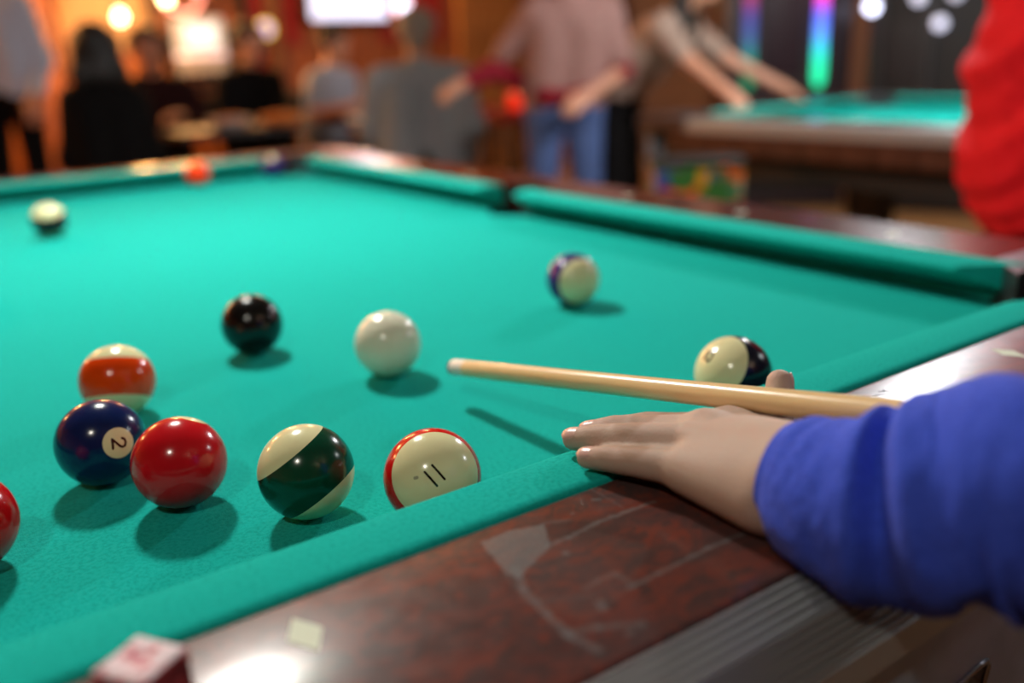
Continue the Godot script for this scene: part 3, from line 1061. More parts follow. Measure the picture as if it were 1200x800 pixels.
# ------------------------------------------------------------------ cue and chalk
func cue_stick() -> void:
	var tip := Vector3(0.3404, BED + 0.0287, -0.5835)
	var dir := (Vector3(0.3657, BED + 0.0889, -0.2448) - tip).normalized()
	var side := dir.cross(Vector3.UP).normalized()
	var B := Basis(side, dir, side.cross(dir))
	var o = thing("cue_stick", "pale maple pool cue aimed at the off-white ball", "cue", tip)
	var part := func(prof: Array, called: String, m: Material) -> void:
		var st = begin()
		lathe(st, prof, 40, Vector3.ZERO, B)
		st.generate_normals()
		var mesh := st.commit()
		var A := mesh.surface_get_arrays(0)
		var uv := PackedVector2Array()
		for p in A[Mesh.ARRAY_VERTEX]:
			var q: Vector3 = B.inverse() * p
			uv.append(Vector2(absf(atan2(q.z, q.x)) / PI * 0.5, q.y * 0.7))
		A[Mesh.ARRAY_TEX_UV] = uv
		var r := ArrayMesh.new()
		r.add_surface_from_arrays(Mesh.PRIMITIVE_TRIANGLES, A)
		put(r, called, m, o)
	part.call([[0.0, -0.006], [0.0028, -0.0056], [0.0050, -0.0042], [0.0061, -0.0022], [0.0064, 0.0]], "tip", M.tip)
	part.call([[0.0064, 0.0], [0.0066, 0.001], [0.0066, 0.017]], "ferrule", M.ferrule)
	part.call([[0.0066, 0.017], [0.0067, 0.05], [0.0069, 0.2], [0.0073, 0.36], [0.0086, 0.55], [0.0105, 0.74]], "shaft", M.maple)
	part.call([[0.0106, 0.74], [0.0109, 0.742], [0.0109, 0.765], [0.0106, 0.767]], "joint_collar", M.casting)
	part.call([[0.0107, 0.767], [0.0125, 1.0], [0.0145, 1.38], [0.0147, 1.44], [0.013, 1.452], [0.0, 1.453]], "butt", M.dark_wood)

func chalk() -> void:
	var o = thing("chalk_cube", "worn red cube of cue chalk on the near rail", "chalk", Vector3(0.0402, BED + 0.0422, -0.3028), 0.0)
	o.rotation.y = atan2(0.56, 0.83)
	var paper := mat(Color.WHITE, 0.8)
	paper.albedo_texture = noise_tex(0.03, [Color(0.4, 0.05, 0.06), Color(0.56, 0.1, 0.11), Color(0.72, 0.33, 0.34)], [0.3, 0.6, 0.85], 128, 3)
	triplanar(paper, Vector3.ONE * 30.0, false)
	var worn := mat(Color.WHITE, 0.95, 0.0, 0.2)
	worn.albedo_texture = noise_tex(0.02, [Color(0.74, 0.36, 0.40), Color(0.82, 0.58, 0.61), Color(0.88, 0.82, 0.84)], [0.2, 0.38, 0.5], 256, 3, FastNoiseLite.TYPE_SIMPLEX_SMOOTH, 0.0, 8)
	triplanar(worn, Vector3.ONE * 18.0, false)
	var st = begin()
	box(st, Vector3(-0.0117, 0, -0.0117), Vector3(0.0117, 0.0185, 0.0117), 0.0008)
	done(st, "paper_wrap", paper, o)
	# dished top
	var s2 = begin()
	var n := 10
	var h := 0.0111
	var P := func(i: int, j: int) -> Vector3:
		var x := (i / float(n) * 2.0 - 1.0)
		var z := (j / float(n) * 2.0 - 1.0)
		var e := maxf(absf(x), absf(z))
		return Vector3(x * h, 0.0205 - 0.0016 * exp(-(x * x + z * z) * 1.6) - (0.0014 if e > 0.99 else 0.0), z * h)
	for i in n:
		for j in n: quad(s2, P.call(i, j), P.call(i + 1, j), P.call(i + 1, j + 1), P.call(i, j + 1), Vector3.UP)
	s2.set_smooth_group(-1)
	for k in n:
		for q in [[k, 0, k + 1, 0], [k, n, k + 1, n], [0, k, 0, k + 1], [n, k, n, k + 1]]:
			var a: Vector3 = P.call(q[0], q[1])
			var b: Vector3 = P.call(q[2], q[3])
			quad(s2, a, b, Vector3(b.x, 0.0184, b.z), Vector3(a.x, 0.0184, a.z), Vector3(a.x + b.x, 0, a.z + b.z))
	done(s2, "worn_top", worn, o)

# ------------------------------------------------------------------ people
func B3(x: float, y: float, z: float) -> Vector3:
	return Vector3(x, y + BED, z)

func hand_bones(w: Vector3, dir: Vector3, side: Vector3, s := 1.0) -> Array:
	# a relaxed hand: palm, four slightly curled fingers of different lengths and a thumb from the side of the palm
	dir = dir.normalized()
	side = (side - dir * side.dot(dir)).normalized()
	var down := side.cross(dir).normalized()
	if down.y > 0: down = -down
	var b := [[w, w + dir * 0.05 * s, 0.026 * s, 0.024 * s]]
	for i in 4:
		var k := w + dir * 0.085 * s + side * (0.033 - 0.021 * i) * s
		b.append([w + side * (0.016 - 0.011 * i) * s, k, 0.017 * s, 0.012 * s])
		var l: float = [0.07, 0.08, 0.075, 0.058][i] * s
		var m := k + dir * l * 0.55 + down * l * 0.15
		b.append([k, m, 0.0105 * s, 0.009 * s])
		b.append([m, m + dir * l * 0.35 + down * l * 0.35, 0.009 * s, 0.0075 * s])
	var t := w + dir * 0.03 * s + side * 0.03 * s
	b.append([w + dir * 0.01 * s, t, 0.018 * s, 0.015 * s])
	b.append([t, t + (dir + side * 0.7).normalized() * 0.055 * s + down * 0.01, 0.013 * s, 0.009 * s])
	return b

func head_parts(o: Node3D, c: Vector3, turn: Basis, skin: Material, hair: Material, length: float, neck: Vector3) -> void:
	var q := func(x: float, y: float, z: float) -> Vector3: return c + turn * Vector3(x, y, z)
	var b := [
		[q.call(0, 0.028, 0.012), q.call(0, 0.028, -0.012), 0.086, 0.084], [q.call(0, -0.03, -0.035), q.call(0, -0.072, -0.05), 0.062, 0.038],
		[q.call(0, 0.012, -0.092), q.call(0, -0.022, -0.108), 0.011, 0.0135], [q.call(-0.018, -0.062, -0.082), q.call(0.018, -0.062, -0.082), 0.011, 0.011],
		[q.call(-0.083, 0.0, 0.008), q.call(-0.086, -0.03, 0.0), 0.014, 0.011], [q.call(0.083, 0.0, 0.008), q.call(0.086, -0.03, 0.0), 0.014, 0.011],
		[q.call(-0.04, 0.034, -0.082), q.call(0.04, 0.034, -0.082), 0.011, 0.011], [q.call(0, -0.05, 0.015), neck, 0.054, 0.058],
	]
	put(nets(b, 0.009, 0.025), "head", skin, o)
	for s in [-1, 1]:
		var e := SphereMesh.new()
		e.radius = 0.011
		e.height = 0.022
		e.radial_segments = 12
		e.rings = 6
		put(e, "eye", M.eye, o).position = q.call(s * 0.033, 0.012, -0.081)
	var st = begin()
	tube(st, [q.call(-0.024, -0.058, -0.087), q.call(-0.01, -0.056, -0.0935), q.call(0.01, -0.056, -0.0935), q.call(0.024, -0.058, -0.087)], [0.002, 0.005, 0.005, 0.002], 8)
	done(st, "mouth", M.lip, o)
	var h := [[q.call(0, 0.052, 0.02), q.call(0, 0.045, -0.004), 0.09, 0.09], [q.call(0, 0.02, 0.035), q.call(0, -0.03, 0.05), 0.08, 0.06], [q.call(-0.06, 0.05, 0.0), q.call(0.06, 0.05, 0.0), 0.05, 0.05]]
	if length > 0.0:
		for x in [-0.05, 0.0, 0.05]:
			h.append([q.call(x * 1.3, 0.0, 0.035), q.call(x * 1.6, -length * 0.6, 0.06), 0.045, 0.045])
			h.append([q.call(x * 1.6, -length * 0.6, 0.06), q.call(x * 1.8, -length, 0.055), 0.045, 0.025])
	put(nets(h, 0.012, 0.03), "hair", hair, o)

func person(label: String, base: Vector3, yaw: float, d: Dictionary) -> Node3D:
	var o = thing("person", label, "person", base, yaw, d.get("group", ""))
	var s: float = d.get("h", 1.7) / 1.7
	var sit: bool = d.get("sit", false)
	var lean: float = d.get("lean", 0.03)
	var hip := Vector3(0, 0.54 if sit else 0.93, 0) * s
	var torso: float = 0.5 * s
	var up := Vector3(d.get("tilt", 0.0), sqrt(maxf(0.05, torso * torso - lean * lean - pow(d.get("tilt", 0.0), 2))), -lean)
	var sh := hip + up
	var w: float = d.get("w", 1.0)
	var shirt_c: Material = d.shirt
	var b := [[hip + Vector3(-0.08 * w, 0.03, 0), hip + up * 0.75 + Vector3(-0.08 * w, 0, 0), 0.11 * w, 0.105], [hip + Vector3(0.08 * w, 0.03, 0), hip + up * 0.75 + Vector3(0.08 * w, 0, 0), 0.11 * w, 0.105], [sh + Vector3(-0.13 * w, -0.03, 0), sh + Vector3(0.13 * w, -0.03, 0), 0.066, 0.066], [sh + Vector3(0, -0.05, 0), sh + Vector3(0, 0.035, -0.005), 0.08, 0.06]]
	if d.get("hem", 0.0) > 0.0:
		for x in [-0.085, 0.085]: b.append([hip + Vector3(x * w, 0.03, 0), hip + Vector3(x * w * 1.1, -d.hem, 0), 0.122 * w, 0.122 * w])
		b.append([hip + Vector3(0, 0.05, 0), hip + Vector3(0, -d.hem, 0), 0.14 * w, 0.14 * w])
	var skin := []
	for side in [-1, 1]:
		var S := sh + Vector3(0.175 * w * side, -0.045, 0)
		var E: Vector3 = S + Vector3(0.05 * side, -0.27, 0.03) * s
		var H: Vector3 = E + Vector3(-0.01 * side, -0.19, -0.13) * s
		var arm = d.get("arm_l" if side < 0 else "arm_r")
		if arm != null:
			E = arm[0]
			H = arm[1]
		var long: bool = d.get("long", true)
		b.append([S, E, 0.062 * s, 0.052 * s] if long else [S, S.lerp(E, 0.75), 0.064 * s, 0.06 * s])
		if long: b.append([E, E.lerp(H, 0.93), 0.05 * s, 0.038 * s])
		else: skin.append([S.lerp(E, 0.5), E, 0.045 * s, 0.04 * s])
		skin.append([E, H, 0.038 * s, 0.028 * s])
		skin.append_array(hand_bones(H, H - E, Vector3(-side, 0, -0.4), s))
		put(nets(skin, 0.008, 0.014), "forearm", d.get("skin", M.skin), o)
		skin.clear()
	put(nets(b, d.get("cell", 0.018), 0.05, null, null, d.get("folds")), "shirt", shirt_c, o)
	var p := [[hip + Vector3(-0.07, 0, 0), hip + Vector3(0.07, 0, 0), 0.1 * w, 0.1 * w]]
	for side in [-1, 1]:
		var a := hip + Vector3(0.09 * side * w, -0.02, 0)
		var k := a + (Vector3(0.03 * side, -0.02, -0.42) if sit else Vector3(0.015 * side, -0.43, -0.02)) * s
		var f := Vector3(k.x, 0.085, k.z + (0.03 if sit else 0.03))
		p.append([a, k, 0.09 * w, 0.064])
		p.append([k, f, 0.062, 0.046])
		put(nets([[f + Vector3(0, -0.03, 0.03), f + Vector3(0.02 * side, -0.045, -0.13), 0.05, 0.038]], 0.012, 0.02, func(q): return 0.004 - q.y), "shoe", M.black, o)
	put(nets(p, 0.018, 0.04), "trousers", d.pants, o)
	var turn: Basis = d.get("face", Basis())
	head_parts(o, sh + Vector3(0, 0.185 * s, -0.02 - lean * 0.25), turn, d.get("skin", M.skin), d.hair, d.get("hair_len", 0.0), sh + Vector3(0, 0.0, 0))
	return o

func stool(p: Vector3, h: float, seat: Material, label: String) -> void:
	var s = thing("bar_stool", label, "stool", p, 0.0, "stools at the bar")
	var st = begin()
	lathe(st, [[0.0, h - 0.06], [0.15, h - 0.06], [0.165, h - 0.04], [0.165, h - 0.02], [0.14, h - 0.003], [0.0, h]], 24, Vector3.ZERO)
	done(st, "seat", seat, s)
	for k in 4:
		var a := PI / 4 + k * PI / 2
		st = begin()
		tube(st, [Vector3(cos(a) * 0.11, h - 0.06, sin(a) * 0.11), Vector3(cos(a) * 0.18, 0.0, sin(a) * 0.18)], [0.013, 0.013], 8)
		done(st, "leg", M.black, s)
	st = begin()
	var pts := []
	var rad := []
	for k in 17:
		pts.append(Vector3(cos(TAU * k / 16.0) * 0.155, 0.22, sin(TAU * k / 16.0) * 0.155))
		rad.append(0.009)
	tube(st, pts, rad, 8)
	done(st, "foot_ring", M.casting, s)

func bar_chair(p: Vector3, yaw: float, label: String) -> void:
	var o = thing("bar_chair", label, "chair", p, yaw, "chairs at the bar tables")
	var st = begin()
	box(st, Vector3(-0.2, 0.40, -0.2), Vector3(0.2, 0.435, 0.2), 0.01)
	done(st, "seat", M.dark_wood, o)
	st = begin()
	box(st, Vector3(-0.2, 0.62, 0.18), Vector3(0.2, 0.88, 0.205), 0.01)
	done(st, "backrest", M.dark_wood, o)
	for x in [-0.18, 0.18]:
		for z in [-0.18, 0.19]:
			st = begin()
			box(st, Vector3(x - 0.016, 0, z - 0.016), Vector3(x + 0.016, 0.40 if z < 0 else 0.87, z + 0.016), 0.004)
			done(st, "leg", M.dark_wood, o)

# the player: bridge hand on the near rail, blue sleeve, the rest of the body beyond the picture's edge
func shooter() -> void:
	var o = thing("person", "person in a blue sweatshirt, bridge hand resting on the near rail", "person", Vector3(0.6, 0, 0.7))
	var org := Vector3(0.6, 0, 0.7)
	var J := {
		"pinky": [B3(0.3015, 0.0585, -0.2965), B3(0.2918, 0.0560, -0.3215), B3(0.2868, 0.0538, -0.3365), B3(0.2828, 0.0512, -0.3480)],
		"ring": [B3(0.3175, 0.0645, -0.3065), B3(0.3040, 0.0598, -0.3390), B3(0.2972, 0.0558, -0.3570), B3(0.2918, 0.0520, -0.3715)],
		"middle": [B3(0.3335, 0.0640, -0.3085), B3(0.3220, 0.0570, -0.3455), B3(0.3140, 0.0550, -0.3620), B3(0.3060, 0.0515, -0.3740)],
		"index": [B3(0.3485, 0.0625, -0.3055), B3(0.3415, 0.0548, -0.3420), B3(0.3345, 0.0535, -0.3570), B3(0.3270, 0.0510, -0.3680)],
	}
	var R := {"pinky": [0.0096, 0.0080, 0.0072, 0.0061], "ring": [0.0104, 0.0086, 0.0078, 0.0066], "middle": [0.0110, 0.0090, 0.0080, 0.0067], "index": [0.0110, 0.0088, 0.0079, 0.0067]}
	var wr := B3(0.3205, 0.0680, -0.2400)
	var bones := []
	var wrist := {"pinky": B3(0.3085, 0.0610, -0.2460), "ring": B3(0.3165, 0.0690, -0.2450), "middle": B3(0.3245, 0.0725, -0.2440), "index": B3(0.3330, 0.0710, -0.2440)}
	for f in J:
		var j: Array = J[f]
		var r: Array = R[f]
		for i in 3: bones.append([j[i], j[i + 1], r[i], r[i + 1], f])
		bones.append([wrist[f], j[0], 0.0165, r[0] + 0.0006, f])
	# heel of the hand, thumb mound, thumb, wrist and forearm
	bones.append([B3(0.3050, 0.0580, -0.2500), B3(0.3005, 0.0570, -0.2930), 0.0150, 0.0095])
	bones.append([B3(0.3350, 0.0600, -0.2550), B3(0.3520, 0.0590, -0.2800), 0.0150, 0.0125])
	bones.append([B3(0.3500, 0.0600, -0.2780), B3(0.3690, 0.0660, -0.2950), 0.0125, 0.0100, "thumb"])
	bones.append([B3(0.3690, 0.0660, -0.2950), B3(0.3795, 0.0745, -0.3000), 0.0104, 0.0088, "thumb"])
	bones.append([B3(0.3795, 0.0745, -0.3000), B3(0.3835, 0.0825, -0.3035), 0.0088, 0.0074, "thumb"])
	for q in [[-0.010, -0.005], [0.0, 0.0], [0.010, 0.001]]:
		bones.append([wr + Vector3(q[0], q[1], 0), B3(0.345 + q[0], 0.0855 + q[1], -0.145), 0.0185, 0.025])
	# flesh between the bones of the hand's back
	for q in [["pinky", "ring"], ["ring", "middle"], ["middle", "index"]]:
		bones.append([(wrist[q[0]] + wrist[q[1]]) * 0.5 + Vector3(0, 0.0005, 0), (J[q[0]][0] + J[q[1]][0]) * 0.5 + Vector3(0, -0.0008, 0.010), 0.0165, 0.0100])
	# knuckles stand a little proud
	for f in ["middle", "index"]: bones.append([J[f][0] + Vector3(0, 0.0028, 0.003), J[f][0] + Vector3(0, 0.0028, -0.003), 0.0098, 0.0098])
	for i in bones.size():
		bones[i][0] -= org
		bones[i][1] -= org
	var n := FastNoiseLite.new()
	n.seed = 4
	n.frequency = 90.0
	var base := Color(0.42, 0.325, 0.26)
	var pink := Color(0.44, 0.27, 0.215)
	var tan := Color(0.27, 0.16, 0.10)
	var col := func(p: Vector3, _nn: Vector3) -> Color:
		var q := p + org
		var c := base.lerp(pink, 0.25 + 0.25 * n.get_noise_3dv(q))
		for f in J:
			c = c.lerp(pink, 0.75 * smoothstep(0.014, 0.004, q.distance_to(J[f][3])))
			for i in [1, 2]: c = c.lerp(tan, (0.6 if i == 1 else 0.3) * smoothstep(0.0105, 0.0065, q.distance_to(J[f][i] + Vector3(0, 0.0085, 0))))
		return c
	var lay := func(p: Vector3) -> float:
		# the hand flattens where it lies on cushion and wood
		var z := p.z + org.z
		var fl: float = BED + (0.0445 if z < -0.336 else 0.0426)
		return fl - p.y
	put(nets(bones, 0.0016, 0.0066, lay, col), "hand_and_forearm", M.hand_skin, o)
	# nails
	for f in [["pinky", 0.0050], ["ring", 0.0056], ["middle", 0.0056], ["index", 0.0055]]:
		var j: Array = J[f[0]]
		nail(o, j[3] - org, (j[3] - j[2]).normalized(), (Vector3.UP + Vector3(-0.25, 0, 0)).normalized(), R[f[0]][3], f[1])
	nail(o, B3(0.3835, 0.0825, -0.3035) - org, Vector3(0.4, 0.8, -0.35).normalized(), Vector3(0.75, -0.1, 0.5).normalized(), 0.0074, 0.0056)
	# sleeve
	var blue := Color(0.22, 0.32, 0.79)
	var sw := mat(Color.WHITE, 0.9, 0.0, 0.25)
	sw.albedo_texture = noise_tex(0.06, [blue.darkened(0.12), blue, blue.lightened(0.05)], [0.25, 0.5, 0.8], 512, 5, FastNoiseLite.TYPE_SIMPLEX_SMOOTH, 0.0, 14)
	sw.normal_enabled = true
	sw.normal_texture = bump_tex(0.3, 2.0, 512, 15)
	sw.normal_scale = 0.3
	sw.rim_enabled = true
	sw.rim = 0.08
	sw.rim_tint = 0.7
	triplanar(sw, Vector3.ONE * 9.0)
	var cs := [B3(0.3165, 0.0690, -0.2440), B3(0.3175, 0.0690, -0.2360), B3(0.3195, 0.0690, -0.2120), B3(0.3250, 0.0720, -0.1920), B3(0.3330, 0.0800, -0.1690), B3(0.3420, 0.0890, -0.1440), B3(0.3600, 0.1000, -0.0700), B3(0.3850, 0.1200, 0.0)]
	var hv := [0.0265, 0.0300, 0.0370, 0.0405, 0.0460, 0.0500, 0.0530, 0.0560]
	var hl := [0.0265, 0.0310, 0.0430, 0.0470, 0.0520, 0.0550, 0.0560, 0.0600]
	var rings := []
	var NR := 210
	var NS := 96
	var fn := FastNoiseLite.new()
	fn.seed = 31
	fn.frequency = 1.0
	for i in NR + 1:
		var t := float(i) / NR * (cs.size() - 1)
		var k := mini(int(t), cs.size() - 2)
		var u := t - k
		var c: Vector3 = cr(cs, k, u)
		var ax: Vector3 = (cr(cs, k, minf(u + 0.02, 1.0)) - cr(cs, k, maxf(u - 0.02, 0.0))).normalized()
		var lat := ax.cross(Vector3.UP).normalized()
		var upv := lat.cross(ax).normalized()
		var a: float = crf(hv, k, u)
		var b: float = crf(hl, k, u)
		var ring := []
		for j in NS:
			var ph := TAU * j / NS
			# folds: t counts stations; a deep crease behind the bunched cuff, softer ones round it
			var sway := 0.10 * sin(ph + 0.6) + 0.06 * sin(2.0 * ph + 1.0)
			var f := 0.0
			f -= 0.0130 * exp(-pow((t - 3.02 - sway) / 0.27, 2.0)) * maxf(0.0, cos(ph - 0.55))
			f += 0.0040 * exp(-pow((t - 3.55 - sway) / 0.28, 2.0)) * maxf(0.0, cos(ph - 0.7))
			f += 0.0030 * exp(-pow((t - 2.6 - sway) / 0.3, 2.0))
			f -= 0.0080 * exp(-pow((t - 4.1 - 0.5 * wrapf(ph - 5.4, -PI, PI)) / 0.22, 2.0)) * pow(maxf(0.0, cos(ph - 5.4)), 2.0)
			f -= 0.0060 * exp(-pow((t - 5.2 - 0.3 * sin(ph * 2.0)) / 0.22, 2.0))
			f += 0.0022 * fn.get_noise_2d(t * 0.9, sin(ph) * 1.0) * smoothstep(0.2, 1.0, t)
			var p := c + lat * cos(ph) * (b + f) + upv * sin(ph) * (a + f)
			var hm := BED - 9.0
			if p.z < -0.2165: hm = BED + 0.0432
			elif p.z < -0.1970: hm = BED + lerpf(0.0425, 0.0362, (p.z + 0.2165) / 0.0195)
			elif p.z < -0.1860: hm = BED + lerpf(0.0362, 0.012, (p.z + 0.1970) / 0.011)
			if p.y < hm: p.y = hm + 0.0004
			ring.append(p - org)
		rings.append(ring)
	var lip := []
	var lip2 := []
	for p in rings[0]:
		var c0: Vector3 = cs[0] - org
		lip.append(c0 + (p - c0) * 0.965 + Vector3(0, 0.0, -0.0012))
		lip2.append(c0 + (p - c0) * 0.90 + Vector3(0.001, 0.001, 0.02))
	rings.push_front(lip)
	var st = begin()
	loft(st, rings, true, false)
	loft(st, [lip, lip2], true, false)
	st.generate_normals()
	var sleeve := st.commit()
	put(sleeve, "sleeve", sw, o)
	# the rest of the sweatshirt, and the body beyond the frame
	var LS := B3(0.46, 0.33, 0.12) - org
	var RS := B3(0.60, 0.40, 0.38) - org
	var hip := B3(0.62, 0.18, 0.74) - org
	var EL := B3(0.385, 0.12, 0.0) - org
	var RE := B3(0.50, 0.50, 0.66) - org
	var RH := B3(0.430, 0.255, 0.62) - org
	var mid := (LS + RS) * 0.5
	put(nets([[EL, LS, 0.056, 0.066], [LS, RS, 0.07, 0.07], [mid + Vector3(-0.06, -0.03, -0.02), hip + Vector3(-0.08, 0, 0), 0.12, 0.12], [mid + Vector3(0.06, -0.03, 0.02), hip + Vector3(0.08, 0, 0), 0.12, 0.12], [RS, RE, 0.066, 0.054], [RE, RE.lerp(RH, 0.9), 0.052, 0.038]], 0.016, 0.05), "sweatshirt", sw, o)
	put(nets(hand_bones(RH + Vector3(0, 0.02, 0), Vector3(0, -1, 0.1), Vector3(-1, 0, 0.2), 0.85), 0.006, 0.012), "grip_hand", M.skin, o)
	var legs := [[hip + Vector3(-0.07, -0.03, 0), hip + Vector3(0.07, -0.03, 0), 0.12, 0.12]]
	for q in [[-0.09, 0.0, 0.02], [0.09, 0.12, 0.2]]:
		var a := hip + Vector3(q[0], -0.05, 0)
		var kn := Vector3(a.x + q[1] * 0.4, 0.47, a.z + q[2] * 0.3 - 0.05)
		var an := Vector3(a.x + q[1], 0.085, a.z + q[2])
		legs.append([a, kn, 0.09, 0.065])
		legs.append([kn, an, 0.062, 0.048])
		put(nets([[an + Vector3(0, -0.03, 0.03), an + Vector3(0, -0.045, -0.14), 0.05, 0.038]], 0.012, 0.02, func(q): return 0.004 - q.y), "shoe", M.black, o)
	put(nets(legs, 0.018, 0.04), "trousers", cloth_of(Color(0.06, 0.07, 0.11)), o)
	head_parts(o, B3(0.455, 0.50, 0.14) - org, Basis(Vector3.UP, -0.05) * Basis(Vector3.RIGHT, -0.15), M.skin, mat(Color(0.12, 0.07, 0.04), 0.7), 0.0, mid + Vector3(-0.03, 0.03, -0.05))

func cr(p: Array, k: int, u: float) -> Vector3:
	return p[k].cubic_interpolate(p[k + 1], p[maxi(k - 1, 0)], p[mini(k + 2, p.size() - 1)], u)

func crf(p: Array, k: int, u: float) -> float:
	return cubic_interpolate(p[k], p[k + 1], p[maxi(k - 1, 0)], p[mini(k + 2, p.size() - 1)], u)

func nail(o: Node3D, tip: Vector3, dir: Vector3, up: Vector3, r: float, w: float) -> void:
	up = (up - dir * up.dot(dir)).normalized()
	var side := dir.cross(up)
	var st = begin()
	var NU := 8
	var NV := 8
	var P := func(i: int, j: int, lift: float) -> Vector3:
		var a := (i / float(NU) * 2.0 - 1.0)
		var v := j / float(NV)
		var l := lerpf(-0.0060, r * 0.80, v)
		# rounded free edge and base
		var wid := w * sqrt(maxf(0.0, 1.0 - pow(absf(v * 2.0 - 1.0), 3.5) * 0.75))
		var x := a * wid
		var rr := r + lift
		var drop := sqrt(maxf(0.0, rr * rr - x * x))
		if l > 0: drop = sqrt(maxf(0.0, rr * rr - x * x - l * l * 0.62))
		return tip + dir * l + side * x + up * drop
	for i in NU:
		for j in NV: quad(st, P.call(i, j, 0.0003), P.call(i + 1, j, 0.0003), P.call(i + 1, j + 1, 0.0003), P.call(i, j + 1, 0.0003), up)
	for k in NU:
		for q in [[k, 0, k + 1, 0], [k, NV, k + 1, NV], [0, k, 0, k + 1], [NU, k, NU, k + 1]]:
			var a: Vector3 = P.call(q[0], q[1], 0.0003)
			var b: Vector3 = P.call(q[2], q[3], 0.0003)
			var a2: Vector3 = P.call(q[0], q[1], -0.0004)
			var b2: Vector3 = P.call(q[2], q[3], -0.0004)
			quad(st, a, b, b2, a2, (a + b) * 0.5 - tip)
	done(st, "fingernail", M.nail, o)

# ------------------------------------------------------------------ behind the table
func background() -> void:
	back_wall()
	bar_tables()
	machines()
	var grey := cloth_of(Color(0.53, 0.57, 0.60), 0.9, 41)
	var pale := cloth_of(Color(0.7, 0.74, 0.82), 0.9, 42)
	var black := cloth_of(Color(0.025, 0.025, 0.028), 0.9, 43)
	var maroon := cloth_of(Color(0.13, 0.04, 0.04), 0.9, 44)
	var dark := cloth_of(Color(0.045, 0.042, 0.045), 0.9, 45)
	var jeans := cloth_of(Color(0.3, 0.38, 0.56), 0.9, 46)
	var pink := cloth_of(Color(0.6, 0.45, 0.42), 0.9, 47)
	var white := cloth_of(Color(0.64, 0.54, 0.48), 0.9, 48)
	var red := cloth_of(Color(0.72, 0.045, 0.09), 0.85, 49)
	var brown := mat(Color(0.09, 0.05, 0.03), 0.7)
	var silver := mat(Color(0.5, 0.48, 0.45), 0.7)
	var inky := mat(Color(0.02, 0.017, 0.016), 0.6)
	person("person in a pale grey shirt standing at the picture's edge", Vector3(0.66, 0, -5.85), 2.6, {"shirt": pale, "pants": black, "hair": brown, "h": 1.72, "skin": M.skin_tan})
	person("person all in black with dark hair, seated with back to the table", Vector3(0.90, 0, -4.55), -0.19, {"sit": true, "shirt": black, "pants": black, "hair": inky, "h": 1.58, "lean": 0.1, "w": 0.8, "hair_len": 0.16, "skin": M.skin_tan})
	stool(Vector3(0.90, 0, -4.52), 0.42, M.dark_wood, "low dark stool under the person all in black")
	person("person in a dark maroon shirt seated behind the plate of food", Vector3(1.42, 0, -5.75), 2.9, {"sit": true, "shirt": maroon, "pants": black, "hair": inky, "h": 1.62, "lean": 0.12, "skin": M.skin_tan, "arm_l": [Vector3(-0.27, 0.76, -0.12), Vector3(-0.12, 0.79, -0.36)]})
	bar_chair(Vector3(1.41, 0, -5.8), 2.9, "dark wooden chair under the person in maroon")
	person("person in a black jacket seated beside the pale shirt", Vector3(1.98, 0, -5.78), -2.95, {"sit": true, "shirt": dark, "pants": black, "hair": inky, "h": 1.64, "lean": 0.08, "w": 1.0})
	bar_chair(Vector3(1.99, 0, -5.83), -2.95, "dark wooden chair under the person in the black jacket")
	person("person in a pale blue-grey shirt facing the table", Vector3(2.52, 0, -5.85), -2.7, {"sit": true, "shirt": pale, "pants": dark, "hair": brown, "h": 1.62, "lean": 0.1, "long": false, "arm_r": [Vector3(0.28, 0.74, -0.15), Vector3(0.12, 0.78, -0.38)]})
	bar_chair(Vector3(2.54, 0, -5.9), -2.7, "dark wooden chair under the person in the pale shirt")
	person("grey-haired person in a dark grey shirt seen from behind", Vector3(2.36, 0, -4.22), -0.48, {"sit": true, "shirt": grey, "pants": black, "hair": silver, "h": 1.62, "w": 1.3, "lean": 0.06, "skin": M.skin_tan})
	stool(Vector3(2.35, 0, -4.19), 0.40, M.dark_wood, "low dark stool under the grey-haired person")
	var w1 = person("person in light blue jeans and a pale top", Vector3(2.56, 0, -3.28), 2.5, {"shirt": pink, "pants": jeans, "hair": brown, "h": 1.48, "w": 0.98, "lean": 0.05, "tilt": -0.04, "hair_len": 0.2, "long": false, "arm_l": [Vector3(-0.26, 0.95, -0.05), Vector3(-0.10, 0.86, -0.2)], "arm_r": [Vector3(0.30, 1.0, 0.02), Vector3(0.44, 0.93, -0.12)]})
	# a crimson cardigan knotted round the waist and over the arms
	var tie := [[Vector3(-0.13, 0.88, 0.07), Vector3(0.13, 0.88, 0.07), 0.05, 0.05], [Vector3(-0.15, 0.87, 0.02), Vector3(-0.08, 0.86, -0.12), 0.045, 0.035], [Vector3(0.15, 0.87, 0.02), Vector3(0.08, 0.86, -0.12), 0.045, 0.035], [Vector3(-0.08, 0.86, -0.12), Vector3(0.08, 0.86, -0.12), 0.03, 0.03], [Vector3(0.15, 0.9, 0.0), Vector3(0.30, 0.98, 0.02), 0.045, 0.05], [Vector3(0.30, 0.98, 0.02), Vector3(0.42, 0.935, -0.10), 0.05, 0.04], [Vector3(-0.15, 0.9, 0.0), Vector3(-0.26, 0.95, -0.05), 0.045, 0.05]]
	put(nets(tie, 0.014, 0.03), "cardigan", cloth_of(Color(0.5, 0.1, 0.15), 0.9, 50), w1)
	person("long-haired person in a pale top leaning over the second table", Vector3(2.98, 0, -3.40), -2.75, {"shirt": white, "pants": dark, "hair": brown, "h": 1.52, "lean": 0.30, "hair_len": 0.32, "long": false, "w": 0.92, "arm_r": [Vector3(0.21, 0.98, -0.45), Vector3(0.30, 0.85, -0.66)], "arm_l": [Vector3(-0.18, 0.98, -0.48), Vector3(-0.24, 0.85, -0.72)]})
